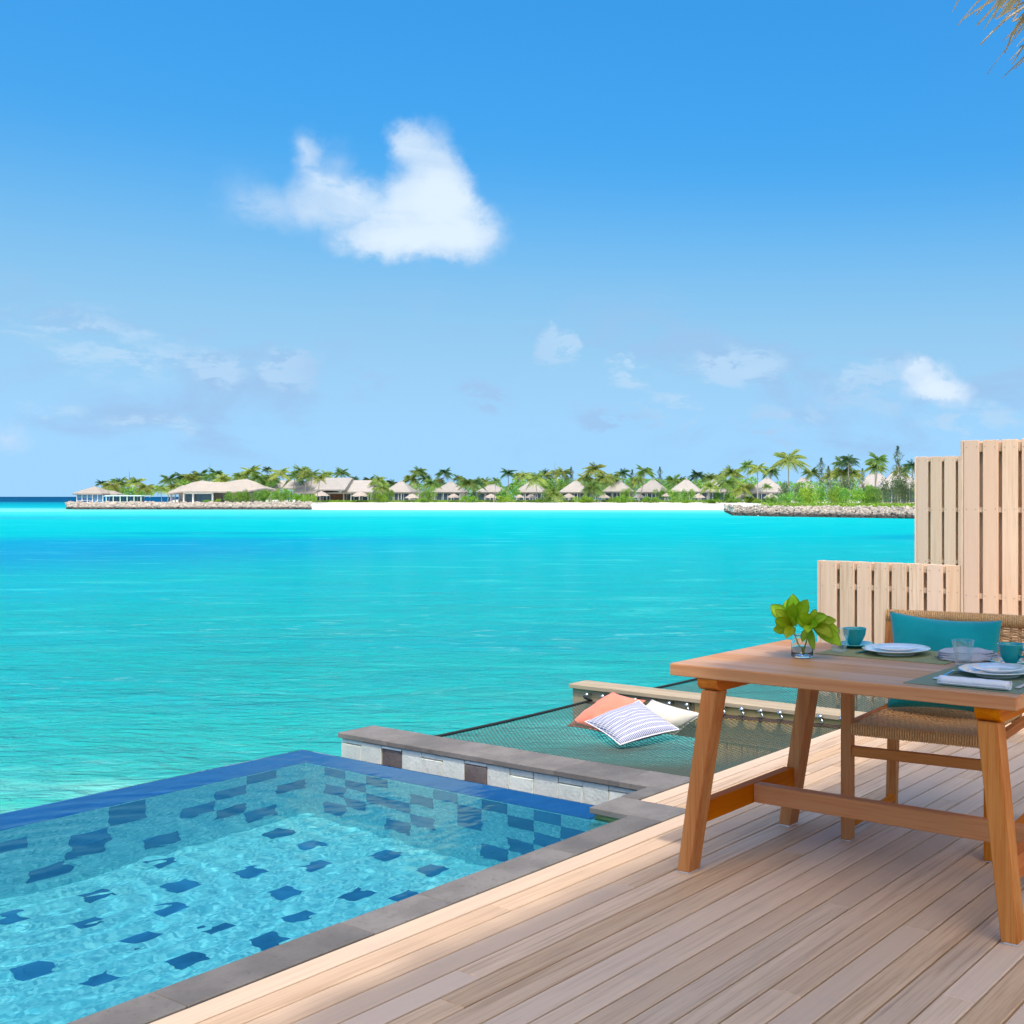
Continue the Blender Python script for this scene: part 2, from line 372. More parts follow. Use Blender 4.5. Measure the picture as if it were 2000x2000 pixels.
def thatchm(name, ca, cb, cc, sc_=1.0):
    t = mat(name); oc = ocoord(t, (1, 1, 1)); x = t.xyz(oc)
    rows = t.math('FRACT', t.math('ADD', t.math('MULTIPLY', x[2], 2.6 * sc_), t.math('MULTIPLY', t.noise(oc, .8, 3, .5), .9)))
    a = t.noise(t.vm('MULTIPLY', oc, (5, 5, 1.2)), 1.6 * sc_, 5, .7); b = t.noise(oc, .35, 3, .5)
    col = t.mix(t.step(a, .35, .7), ca, cb); col = t.mix(t.math('MULTIPLY', t.step(rows, .75, 1.0), .35), col, cc); col = t.mix(t.math('MULTIPLY', b, .3), col, cc)
    rnd = t.n('ShaderNodeObjectInfo', 'Random'); col = t.n('ShaderNodeHueSaturation', Value=t.math('MULTIPLY_ADD', rnd, .2, .9), Color=col)
    return pbr(t, col, .95, t.bump(t.math('ADD', a, rows), .8, .12), Specular_IOR_Level=.1)
M_thatch = thatchm('silvered_thatch', (.47, .445, .42), (.38, .36, .34), (.23, .215, .20))
M_thatch_b = thatchm('sandy_thatch', (.47, .42, .37), (.39, .35, .31), (.25, .22, .19))
M_wallgrey = pbr(mat('hut_frame_grey'), (.42, .42, .41), .7)
M_glassdark = pbr(mat('shaded_window_glass'), (.05, .085, .12), .08)
M_glassblue = pbr(mat('blue_pavilion_glass'), (.10, .22, .36), .1)
M_door = pbr(mat('red_brown_doors'), (.16, .065, .03), .6)
M_mint = pbr(mat('mint_roof_edge'), (.55, .78, .68), .6)
M_straw = leafm('dry_palm_leaf', (.66, .50, .34), (.30, .20, .12), .2, .6, .6)
M_darkw = pbr(mat('dark_underdeck_timber'), (.06, .045, .035), .9)
def sandm():
    t = mat('white_coral_sand'); oc = ocoord(t, rnd=False); a = t.noise(oc, .12, 4, .6); z = t.xyz(t.n('ShaderNodeNewGeometry', 'Position'))[2]
    col = t.mix(t.step(a, .3, .7), (.76, .74, .68), (.70, .67, .60)); col = t.mix(t.step(z, -1.15, -1.5), col, (.60, .66, .60))
    return pbr(t, col, .95, t.bump(a, .3, .3), Specular_IOR_Level=.05)
M_sand = sandm()
def rockm():
    t = mat('breakwater_rock'); p = t.n('ShaderNodeNewGeometry', 'Position'); z = t.xyz(p)[2]; a = t.noise(p, .9, 4, .6)
    r = t.n('ShaderNodeNewGeometry', 'Random Per Island')
    col = t.mix(r, (.50, .44, .37), (.30, .27, .24))
    wet = t.step(t.math('ADD', z, t.math('MULTIPLY', a, .7)), -.35, -.85)
    col = t.mix(wet, col, (.07, .066, .06))
    return pbr(t, col, .85, t.bump(a, .5, .1), Specular_IOR_Level=.2)
M_rock = rockm()
def seam():
    t = mat('lagoon_water'); p = t.n('ShaderNodeTexCoord', 3)
    u = t.vm('DOT_PRODUCT', p, (RX, RY, 0)); v = t.vm('DOT_PRODUCT', p, (FX, FY, 0))
    q = t.comb(u, v)
    # log distance keeps the big colour patches of shoals and channels readable
    nz = t.math('SUBTRACT', t.noise(t.vm('MULTIPLY', q, (.012, .03, 0)), 1.0, 4, .55), .5)
    vv = t.math('MULTIPLY', v, t.math('MULTIPLY_ADD', nz, .5, 1.0))
    lv = t.math('DIVIDE', t.math('LOGARITHM', t.math('MAXIMUM', vv, 5.0), 10.0), 3.5)    # 5 m..3000 m
    L = lambda m: math.log10(m) / 3.5
    col = t.ramp(lv, [(L(9), (.05, .46, .36)), (L(12.5), (.015, .43, .39)), (L(18), (.004, .40, .39)), (L(32), (.0, .42, .44)), (L(75), (.0, .42, .45)),
                      (L(115), (.0, .46, .48)), (L(150), (.005, .50, .50)), (L(205), (.06, .60, .57)), (L(238), (.18, .66, .60)), (L(300), (.0, .42, .47)), (L(560), (.0, .22, .34)), (L(640), (.0, .06, .17)), (L(2500), (.0, .045, .15))])
    col = t.vm('MULTIPLY', col, (.80, .855, .90))
    def blob(cu_, cv_, ru, rv, a, c, soft=.2, col=None):
        d = t.vm('LENGTH', t.vm('MULTIPLY', t.vm('SUBTRACT', t.vm('ADD', q, t.comb(t.math('MULTIPLY', nz, ru * .9), t.math('MULTIPLY', nz, rv * 1.2))), (cu_, cv_, 0)), (1 / ru, 1 / rv, 0)))
        return t.mix(t.math('MULTIPLY', t.step(d, 1.0, soft), a), col, c)
    col = blob(-44, 58, 34, 30, .97, (.0, .24, .42), col=col)
    col = blob(-46, 88, 13, 5, .6, (.0, .22, .36), col=col)
    col = blob(-95, 150, 50, 16, .7, (.02, .34, .44), col=col)
    col = blob(13, 78, 12, 13, .75, (.0, .22, .36), col=col)
    col = blob(-3, 22.5, 7, 3.2, .6, (.0, .31, .38), col=col)
    col = blob(-13, 17, 6, 2, .4, (.0, .30, .36), col=col)
    col = blob(-30, 34, 22, 5, .35, (.0, .34, .46), col=col)
    # shoal mottling near the villa
    m1 = t.noise(t.vm('MULTIPLY', q, (.16, .42, 0)), 1.0, 5, .6)
    near = t.step(v, 45, 10)
    col = t.mix(t.math('MULTIPLY', t.step(m1, .5, .68), t.math('MULTIPLY', near, .55)), col, (.02, .30, .30))
    col = t.mix(t.math('MULTIPLY', t.step(m1, .5, .34), t.math('MULTIPLY', t.step(v, 17, 9), .8)), col, (.22, .60, .50))
    # pale streaks painted as sky glints on wavelets, then darker ripple patches
    m2 = t.noise(t.vm('MULTIPLY', q, (1.0, 2.2, 0)), 1.0, 6, .65, dist=.5); m3 = t.noise(t.vm('MULTIPLY', q, (.05, .16, 0)), 1.0, 3, .5)
    col = t.mix(t.math('MULTIPLY', t.math('MULTIPLY', t.step(m2, .55, .74), t.step(m3, .4, .62)), t.math('MULTIPLY_ADD', t.step(v, 45, 10), .55, .07)), col, (.30, .72, .68))
    m5 = t.noise(t.vm('MULTIPLY', q, (2.6, 5.5, 0)), 1.0, 5, .65, dist=.8)
    col = t.mix(t.math('MULTIPLY', t.step(m5, .5, .8), t.math('MULTIPLY', t.step(v, 55, 8), .6)), col, (.0, .26, .28))
    m6 = t.noise(t.vm('MULTIPLY', q, (.17, .62, 0)), 1.0, 6, .65, dist=.6)
    col = t.mix(t.math('MULTIPLY', t.step(m6, .52, .75), .30), col, (.0, .32, .42))
    col = t.mix(t.math('MULTIPLY', t.step(m6, .47, .27), .35), col, (.06, .64, .62))
    m4 = t.noise(t.vm('MULTIPLY', q, (.03, .3, 0)), 1.0, 5, .6)
    col = t.mix(t.math('MULTIPLY', t.step(m4, .45, .75), .25), col, (.0, .30, .42))
    # waves
    w1 = t.noise(t.vm('MULTIPLY', q, (.55, 1.3, 0)), 1.0, 3, .5, dist=.6); w2 = t.noise(t.vm('MULTIPLY', q, (2.6, 5.5, 0)), 1.0, 4, .6, dist=.8)
    w3 = t.noise(t.vm('MULTIPLY', q, (9, 16, 0)), 1.0, 3, .6)
    h = t.math('ADD', t.math('MULTIPLY', w1, .45), t.math('ADD', t.math('MULTIPLY', w2, .30), t.math('MULTIPLY', w3, .05)))
    w0 = t.noise(t.vm('MULTIPLY', q, (.24, .55, 0)), 1.0, 4, .6, dist=.7)
    h = t.math('ADD', h, t.math('MULTIPLY', w0, .9))
    col = t.mix(t.math('MULTIPLY', t.step(w0, .5, .72), t.math('MULTIPLY', t.step(v, 160, 20), .38)), col, (.0, .29, .36))
    nr = t.bump(h, 1.0, .55); t.put(nr.node.inputs['Strength'], t.math('MULTIPLY_ADD', t.step(v, 110, 10), .85, .12))
    df = t.n('ShaderNodeBsdfDiffuse', Color=col, Normal=nr); gl = t.n('ShaderNodeBsdfGlossy', Roughness=.09, Normal=nr)
    fr = t.math('MINIMUM', t.math('MULTIPLY', t.n('ShaderNodeFresnel', IOR=1.33, Normal=nr), .6), t.math('MULTIPLY_ADD', t.step(v, 90, 12), .26, .03))
    mx = t.N.new('ShaderNodeMixShader'); t.put(mx.inputs[0], fr); t.L.new(df, mx.inputs[1]); t.L.new(gl, mx.inputs[2]); t.L.new(mx.outputs[0], t.out.inputs[0]); return t.m
M_sea = seam()
def poolwater():
    t = mat('pool_water'); g = t.n('ShaderNodeBsdfGlass', Color=(.60, .95, 1.0), IOR=1.33, Roughness=0.0)
    t.L.new(g, t.out.inputs[0])
    return t.m
M_pool = poolwater()

# ------------------------------------------------------------------ sea
SEA = -1.5
bm = bmesh.new()
S = 42000
for a, b in ((-S, -S), (S, -S), (S, S), (-S, S)): bm.verts.new((a, b, SEA))
bm.faces.new(bm.verts[:]); o = link('sea', bm, M_sea); props(o, kind='structure')

# ------------------------------------------------------------------ deck of single boards
deck = setting('wooden_deck')
PW = .1035; X0 = -2.93
ends = {}
def board(x0, x1, y0, y1):
    bm = bmesh.new(); dz_ = random.uniform(-.0012, .0)
    bbox(bm, x0 + .0037, x1 - .0037, y0 + .0008, y1 - .0008, -.028 + dz_, dz_, .0022)
    # end pieces keep to the plain box; loc at the board so every board gets its own grain
    link('plank', bm, M_deck, deck)
k = 0
for i in range(-3, 78):
    xa = X0 + i * PW
    y0 = 3.906 if i < 0 else -3.2 if xa > -.5 else -1.2
    y1 = 8.6 if xa > -3.3 else 7.7
    y = y0; first = True
    cuts = [y0]
    if xa < -.6:
        c = y0 + random.uniform(1.6, 3.9)
        while c < y1 - .8: cuts.append(c); c += random.uniform(2.2, 3.6)
    else:
        cuts.append(3.0)
    cuts.append(y1)
    if i < 0:
        for a, b in zip(cuts, cuts[1:]): board(max(xa, -3.228), xa + PW, a, b)
    else:
        for a, b in zip(cuts, cuts[1:]): board(xa, xa + PW, a, b)
bm = bmesh.new()
yy = -3.0
while yy < 8.6:
    bbox(bm, (-2.92 if yy < 3.95 else -3.20), 5.1, yy, yy + .06, -.16, -.032); yy += .42
bbox(bm, -2.92, 5.1, -3.15, 8.55, -.185, -.165)  # dark sheet added under the joists, darkens the gaps between boards
link('joists_and_gap_sheet', bm, M_darkw, deck)
box('fascia_board', -3.228, -3.204, 4.345, 8.5, -.22, -.032, M_beam, deck)
for px_, py_ in ((-3.0, 5.2), (-3.0, 7.4), (-1.0, 6.5), (-1.0, 2.0), (1.2, 6.5), (1.2, 1.0)):
    bm = bmesh.new(); tube(bm, [(px_, py_, -2.5), (px_, py_, -.186)], .12, 12); link('pile', bm, M_lava, deck)

# ------------------------------------------------------------------ coping and pool
cop = setting('stone_coping')
def slab(x0, x1, y0, y1): 
    box('coping_stone', x0 + .0008, x1 - .0008, y0 + .0008, y1 - .0008, -.026, random.uniform(.0005, .0025), M_coping, cop, .0025)
ys = [-1.2, -.6, 0, .55, 1.1, 1.69, 2.28, 2.584, 3.18, 3.692]
for a, b in zip(ys, ys[1:]): slab(-3.103, -2.935, a, b)
slab(-3.335, -2.935, 3.692, 3.90)
slab(-3.335, -3.232, 3.90, 4.097)
xs = [-5.605, -5.184, -4.765, -4.362, -3.93, -3.519, -3.232]
for a, b in zip(xs, xs[1:]): slab(a, b, 4.097, 4.34)
PX0, PX1, PY0, PY1 = -5.33, -3.08, -1.2, 3.70
ZW = -.05; ZF = -1.05
pool = setting('infinity_pool')
box('pool_floor', PX0, PX1, PY0, PY1, ZF - .1, ZF, M_pooltile, pool)
def wallbox(name, x0, x1, y0, y1, z0, z1, m): return box(name, x0, x1, y0, y1, z0, z1, m, pool)
wallbox('pool_wall', -5.60, PX0, PY0, 3.87, -1.6, -.075, M_pooltile)
wallbox('pool_wall', PX0 + .001, -3.105, PY1, 3.87, -1.6, -.075, M_pooltile)
wallbox('pool_wall', PX1, -2.94, PY0, 4.05, -1.6, -.029, M_pooltile)
wallbox('pool_wall', -5.6, -3.0, PY0 - .3, PY0 - .001, -1.6, -.03, M_pooltile)
wallbox('pool_rim', -5.602, PX0 - .002, PY0, 3.872, -.074, -.056, M_edge)
wallbox('pool_rim', PX0 - .001, -3.34, PY1 + .002, 3.872, -.074, -.056, M_edge)
wallbox('overflow_face', -5.622, -5.604, PY0, 3.89, -1.6, -.062, M_edge)
wallbox('overflow_face', -5.60, -3.34, 3.874, 3.89, -1.6, -.062, M_edge)
box('mossy_strip', -3.322, -3.084, 3.715, 3.86, -.2, -.028, M_moss, pool)
# dark tiles of the floor and the two far walls, each proud by 3 mm
T = .166
floor_pts = []; placed = []; TF = .106
D_true = ZW - ZF
def floor_at(px, py):
    p = G(px, py, ZW); h = math.hypot(p.x, p.y); V = CAM_H - ZW
    s2 = h / math.hypot(h, V) / 1.333; tt = s2 / math.sqrt(1 - s2 * s2); kk = 1 + D_true * tt / h
    return (p.x * kk, p.y * kk)
for x, y in [(1345, 740), (1570, 830), (960, 800), (960, 925), (1210, 1030), (510, 990), (750, 1090), (1650, 960), (1000, 1200), (530, 1300), (140, 1260),
             (1890, 840), (1440, 1120), (1690, 580), (1725, 685), (540, 840), (900, 680), (20, 990), (1480, 520)]:
    floor_pts.append(floor_at(x * .3623, 1440 + y * .3623))
for x, y in [(450, 465), (700, 545), (280, 670), (540, 690), (20, 790), (640, 420), (20, 420)]:
    floor_pts.append(floor_at(600 + x * .3623, 1500 + y * .3623))
for i in range(0, 8):
    for j in range(0, 9):
        x_, y_ = PX0 + .2 + i * .28 + (j % 2) * .12, 1.45 - j * .3
        if y_ > -1: floor_pts.append((x_, y_))
for (x_, y_) in floor_pts:
    x_ = PX0 + round((x_ - TF / 2 - PX0) / (TF / 2)) * TF / 2; y_ = PY1 - round((PY1 - y_ + TF / 2) / (TF / 2)) * TF / 2
    if any(abs(x_ - a_) < TF * .99 and abs(y_ - b_) < TF * .99 for a_, b_ in placed): continue
    placed.append((x_, y_))
    if PX0 <= x_ < PX1 - TF and y_ + TF <= PY1: box('tile', x_, x_ + TF, y_, y_ + TF, ZF + .0005, ZF + .004, M_darktile, pool)
# left wall (x = PX0) tiles by course
for j in range(0, 29):
    for c in range(0, 6):
        on = (c == 0 and j % 4 in (1,)) or (c == 1 and j % 3 == 2) or (c == 2 and j % 3 == 0) or (c == 3 and j % 4 == 2) or (c == 4 and j % 3 == 1)
        if on:
            z1 = -.085 - c * T; y = PY1 - (j + 1) * T
            box('tile', PX0 + .0005, PX0 + .004, y + .002, y + T - .002, z1 - T + .004, z1, M_darktile, pool)
for i in range(0, 13):
    for c in range(0, 6):
        on = (c == 0 and i in (1, 3, 6, 8, 10)) or (c == 1 and i in (2, 5, 7, 9, 11)) or (c == 2 and i in (1, 3, 4, 7, 10, 12)) or (c == 3 and i in (2, 5, 9, 11)) or (c == 4 and i in (1, 4, 8))
        if on:
            z1 = -.085 - c * T; x = PX0 + i * T
            box('tile', x + .002, x + T - .002, PY1 - .004, PY1 - .0005, z1 - T + .004, z1, M_darktile, pool)
# pale joints of the wall tiling: thin recessed look given by proud pale tiles on the two top courses
for i in range(13):
    for c in range(2):
        if not ((c == 0 and i in (1, 3, 6, 8, 10)) or (c == 1 and i in (2, 5, 7, 9, 11))):
            z1 = -.085 - c * T; x = PX0 + i * T
            box('tile', x + .0012, x + T - .0012, PY1 - .0032, PY1 - .0005, z1 - T + .003, z1, M_pooltile, pool)
# water: rippled top, closed body, so that sunlight focuses on the floor
def ripple(x, y):
    v = noise.noise(Vector((x * 2.2, y * 2.2, 1.3))) * .0008 + noise.noise(Vector((x * 5.2 + 3, y * 5.2, .7))) * .0005 + noise.noise(Vector((x * 11.0, y * 11.0, 4.2))) * .0005 + noise.noise(Vector((x * 21.0, y * 18.0, 2.2))) * .0006 + noise.noise(Vector((x * 36.0, y * 30.0, 9.2))) * .00028
    dx, dy = x + 4.75, y - 2.1; r = math.hypot(dx, dy)
    v += .0011 * math.sin(r * 44) * math.exp(-r * 1.1)
    return v
def water_body(x0, x1, y0, y1, zb):
    nx = int((x1 - x0) / .012); ny = int((y1 - y0) / .012)
    vs = []; fs = []
    for j in range(ny + 1):
        for i in range(nx + 1):
            x = x0 + (x1 - x0) * i / nx; y = y0 + (y1 - y0) * j / ny
            e = min(1, min(x - x0, y1 - y) / .25 + .25)
            vs.append((x, y, ZW + ripple(x, y) * e))
    top = len(vs)
    for j in range(ny):
        for i in range(nx):
            a = j * (nx + 1) + i; fs.append((a, a + 1, a + nx + 2, a + nx + 1))
    return vs, fs, nx, ny
vs, fs, nx, ny = water_body(-5.600, -3.082, .35, 3.870, 0)
me = pyd(vs, fs); wat = link('pool_water', me, M_pool, smooth=True); props(wat, kind='structure')
# lower skin lies inside floor and walls: close the body below the tiles
rim = [j * (nx + 1) for j in range(ny + 1)]
bm = bmesh.new(); bm.from_mesh(me)
bed = [e for e in bm.edges if e.is_boundary]
g = bmesh.ops.extrude_edge_only(bm, edges=bed); nv = [v for v in g['geom'] if isinstance(v, bmesh.types.BMVert)]
for v in nv: v.co.z = ZF - .05
bmesh.ops.contextual_create(bm, geom=[e for e in bm.edges if e.is_boundary])
bmesh.ops.recalc_face_normals(bm, faces=bm.faces[:])
for f in bm.faces: f.smooth = abs(f.normal.z) > .9 and f.calc_center_median().z > -.1
bm.to_mesh(me); bm.free()
wat.cycles.is_caustics_caster = True
for o in pool.children: o.cycles.is_caustics_receiver = True
# far part of the pool beneath and behind the viewer
box('pool_shelf', -5.6, -3.09, PY0, .345, -1.04, -.09, M_pooltile, pool)

# ------------------------------------------------------------------ stone wall between pool and hammock
wall = setting('stone_wall')
box('wall_core', -5.572, -3.24, 4.135, 4.30, -2.4, -.029, M_lava, wall)
bx = [-5.590, -5.415, -5.241, -5.075, -4.916, -4.745, -4.579, -4.413, -4.25, -4.086, -3.918, -3.756, -3.591, -3.425, -3.26]
rows_a = {0: [.026, .055, .19], 1: [.026, .20], 2: [.026, .048, .17], 3: [.026, .19], 4: [.026, .06, .21], 5: [.026, .2], 6: [.026, .05, .19], 7: [.026, .21],
          8: [.026, .066, .2], 9: [.026, .19], 10: [.026, .062, .2], 11: [.026, .21], 12: [.026, .055, .2], 13: [.026, .2]}
for i in range(14):
    hs = rows_a[i][:]
    while hs[-1] < 1.55: hs.append(hs[-1] + .166)
    hs[0] = .030
    for r in range(len(hs) - 1):
        dark = (i, r) in ((2, 1), (6, 1), (4, 3), (9, 2), (11, 4), (1, 4), (7, 5), (12, 3))
        j = random.uniform(0, .007)
        box('stone_block', bx[i] + .0022, bx[i + 1] - .0022, 4.108 + j, 4.133, -hs[r + 1] + .0022, -hs[r] - .0022, M_lava if dark else M_green, wall, .0025)
for r in range(8):
    box('stone_block', -5.594, -5.574, 4.137, 4.298, -.03 - (r + 1) * .19 + .003, -.03 - r * .19, M_green, wall, .002)

# ------------------------------------------------------------------ hammock beam with plank screen below
beam = thing('hammock_beam', 'timber beam with pale cap between the two overwater nets', 'beam', (-4.4, 6.14, 0))
box('beam_cap', -5.66, -3.232, 6.05, 6.235, -.030, .002, M_cap, beam, .004, wl=True)
box('beam_board', -5.645, -4.556, 6.075, 6.21, -.27, -.031, M_beam, beam, .003, wl=True)
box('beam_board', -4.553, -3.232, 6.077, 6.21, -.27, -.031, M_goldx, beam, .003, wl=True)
for i in range(11):
    x = -4.52 + i * .118
    box('plank', x, x + .104, 6.085, 6.11, -.95, -.272, M_gold, beam, .002, wl=True)
bm = bmesh.new(); bbox(bm, -4.48, -4.38, 6.115, 6.2, -2.3, -.275); link('post', bm, M_beam, beam, wl=True)

# ------------------------------------------------------------------ nets
def make_net(name, label, x0, x1, y0, y1, zf, pitch, th, group):
    root = thing(name, label, 'hammock net', ((x0 + x1) / 2, (y0 + y1) / 2, zf((x0 + x1) / 2, (y0 + y1) / 2)), group=group)
    vs = []; fs = []
    def strand(p, q):
        L = math.hypot(q[0] - p[0], q[1] - p[1]); n = max(1, int(L / .05))
        tx, ty = (q[0] - p[0]) / L, (q[1] - p[1]) / L; base = len(vs)
        for i in range(n + 1):
            x = p[0] + (q[0] - p[0]) * i / n; y = p[1] + (q[1] - p[1]) * i / n; z = zf(x, y)
            vs.extend([(x - ty * th / 2, y + tx * th / 2, z), (x + ty * th / 2, y - tx * th / 2, z), (x, y, z + th * .55)])
        for i in range(n):
            a = base + 3 * i
            fs.extend([(a, a + 1, a + 4, a + 3), (a + 1, a + 2, a + 5, a + 4), (a + 2, a, a + 3, a + 5)])
    def clipline(s, c):         # direction (1, s*.6) lines
        pts = []
        m = s * .62
        for x in (x0, x1):
            y = c + m * (x - x0)
            if y0 <= y <= y1: pts.append((x, y))
        for y in (y0, y1):
            x = x0 + (y - c) / m
            if x0 < x < x1: pts.append((x, y))
        pts.sort()
        if len(pts) >= 2 and math.dist(pts[0], pts[-1]) > .02: strand(pts[0], pts[-1])
    w_ = (x1 - x0) * .62
    c = y0 - w_
    while c < y1 + w_:
        clipline(1, c); clipline(-1, c + w_ * 0); c += pitch
    c = y0 - w_
    while c < y1 + 2 * w_:
        c += pitch
    net = link('net', pyd(vs, fs), M_net, root, kind='stuff', wl=True)
    return root
def zf1(x, y):
    a = (x + 5.47) / 2.24; b = (y - 4.35) / 1.70
    a = min(max(a, 0), 1); b = min(max(b, 0), 1)
    sag = .11 * math.sin(math.pi * a) ** .8 * math.sin(math.pi * b) ** .8
    dent = .05 * math.exp(-((x + 4.72) ** 2 + (y - 5.6) ** 2) / .10)
    return -.115 - sag - dent + .05 * a
def zf2(x, y):
    a = min(max((x + 5.38) / 2.15, 0), 1); b = min(max((y - 6.25) / 1.45, 0), 1)
    return -.10 - .12 * math.sin(math.pi * a) ** .8 * math.sin(math.pi * b) ** .8
h1 = make_net('hammock_net', 'dark green overwater net with three cushions beside the pool wall', -5.47, -3.236, 4.35, 6.05, zf1, .028, .0048, 'overwater hammock nets')
h2 = make_net('hammock_net', 'empty overwater net beyond the timber beam, below the low fence', -5.38, -3.236, 6.25, 7.70, zf2, .028, .0048, 'overwater hammock nets')
def rim_rope(root, x0, x1, y0, y1, zf, bow):
    bm = bmesh.new(); n = 24
    tube(bm, [(x0 + bow * math.sin(math.pi * i / n) - .004, y0 + (y1 - y0) * i / n, zf(x0, y0 + (y1 - y0) * i / n) + .006) for i in range(n + 1)], .010, 8)
    link('edge_rope', bm, M_rope, root, True, wl=True)
    bm = bmesh.new()                                   # hem laced along the beam in scallops
    ns = 15
    vs = []; L = (x1 - x0)
    for i in range(ns * 8 + 1):
        x = x0 + L * i / (ns * 8); ph = (i % 8) / 8
        y = y1 + .004 - .014 * math.sin(math.pi * ph); z = zf(x, y1) + .012
        vs.append((x, y, z))
    for i in range(len(vs) - 1):
        a, b = vs[i], vs[i + 1]
        q = [bm.verts.new(p) for p in ((a[0], a[1], a[2]), (b[0], b[1], b[2]), (b[0], y1 - .042, zf(b[0], y1 - .042) + .010), (a[0], y1 - .042, zf(a[0], y1 - .042) + .010))]
        bm.faces.new(q)
    bmesh.ops.solidify(bm, geom=bm.faces[:], thickness=.006)
    link('hem', bm, M_lace, root, wl=True)
    for i in range(ns + 1):
        x = x0 + L * i / ns
        if x > x1 - .05: continue
        bm = bmesh.new()
        tube(bm, [(x, y1 + .026, zf(x, y1) + .055), (x, y1 - .012, zf(x, y1) + .055)], .009, 10)
        bmesh.ops.create_uvsphere(bm, u_segments=10, v_segments=6, radius=.017, matrix=Matrix.Translation((x, y1 - .016, zf(x, y1) + .055)))
        tube(bm, [(x, y1 - .02, zf(x, y1) + .05), (x + .022, y1 - .022, zf(x, y1) + .03), (x + .012, y1 - .03, zf(x, y1) + .012)], .005, 6)
        link('shackle', bm, M_metal, root, True, wl=True)
rim_rope(h1, -5.47, -3.25, 4.35, 6.05, zf1, .03)
rim_rope(h2, -5.38, -3.25, 6.25, 7.70, zf2, .03)
bm = bmesh.new()
for k in range(3):
    tube(bm, [(-5.47 + .012 * math.sin(a * 1.3) + .015 * k, 6.03 + .015 * math.cos(a), -.105 + .010 * a) for a in [i * .6 for i in range(8)]], .008, 6)
link('rope_knot', bm, M_rope, h1, True, wl=True)

# ------------------------------------------------------------------ pillows from four corner points
def pillow(name, label, cor, thick, m, group=None, up=None, cat='cushion', n=26, pinch=.07, piping=None, flat=0.0):
    A, B, C, D = [Vector(c) for c in cor]
    cen = (A + B + C + D) / 4
    nrm = (B - A).cross(D - A).normalized()
    if up is not None and nrm.dot(Vector(up)) < 0: nrm = -nrm
    bm = bmesh.new(); uvl = bm.loops.layers.uv.new('UVMap'); grids = []
    for side in (1, -1):
        gr = []
        for j in range(n + 1):
            row = []
            for i in range(n + 1):
                u, v = i / n, j / n; a, b = 2 * u - 1, 2 * v - 1
                a2 = a * (1 - pinch * (1 - b * b) * abs(a) ** 2); b2 = b * (1 - pinch * (1 - a * a) * abs(b) ** 2)
                uu, vv = (a2 + 1) / 2, (b2 + 1) / 2
                p = A * (1 - uu) * (1 - vv) + B * uu * (1 - vv) + C * uu * vv + D * (1 - uu) * vv
                hgt = (max(0, (1 - a * a)) ** .55) * (max(0, (1 - b * b)) ** .55)
                wrk = .012 * noise.noise(p * 9) * hgt + .006 * noise.noise(p * 23) * hgt
                p = p + nrm * side * (thick / 2 * hgt * (1 if side > 0 else 1 - flat)) + nrm * wrk
                row.append(bm.verts.new(p - cen))
            gr.append(row)
        grids.append(gr)
        for j in range(n):
            for i in range(n):
                q = [gr[j][i], gr[j][i + 1], gr[j + 1][i + 1], gr[j + 1][i]]
                uvs = [(i / n, j / n), ((i + 1) / n, j / n), ((i + 1) / n, (j + 1) / n), (i / n, (j + 1) / n)]
                if side < 0: q.reverse(); uvs.reverse()
                f = bm.faces.new(q)
                for l, t_ in zip(f.loops, uvs): l[uvl].uv = t_
    edge = [grids[0][0][i].co + cen for i in range(n + 1)] + [grids[0][j][n].co + cen for j in range(1, n + 1)] + \
           [grids[0][n][n - i].co + cen for i in range(1, n + 1)] + [grids[0][n - j][0].co + cen for j in range(1, n)]
    bmesh.ops.remove_doubles(bm, verts=bm.verts[:], dist=.0004)
    root = link(name, bm, m, None, True); root.location = cen; props(root, label, cat, group)
    if piping:
        b2 = bmesh.new(); tube(b2, [p - cen for p in edge + edge[:1]], .004, 6, False); link('piping', b2, piping, root, True)
    return root
pillow('cushion', 'blue and white patterned cushion lying in front on the hammock net', [(-4.60, 5.375, -.19), (-4.35, 5.65, -.115), (-4.80, 5.80, .0), (-5.02, 5.52, -.115)], .13, M_stripe, 'cushions on the hammock net', (0, 0, 1), piping=M_linen)
pillow('cushion', 'coral pink cushion leaning behind the patterned one on the hammock net', [(-5.28, 5.63, -.19), (-4.93, 5.60, -.19), (-4.83, 5.90, -.02), (-5.10, 5.88, .015)], .15, M_coral, 'cushions on the hammock net', (0, 0, 1), piping=M_coral)
pillow('cushion', 'plain cream cushion behind the patterned one on the hammock net', [(-4.88, 5.66, -.18), (-4.56, 5.88, -.21), (-4.42, 6.0, -.085), (-4.77, 5.90, -.01)], .12, M_cream, 'cushions on the hammock net', (0, 0, 1), piping=M_cream)

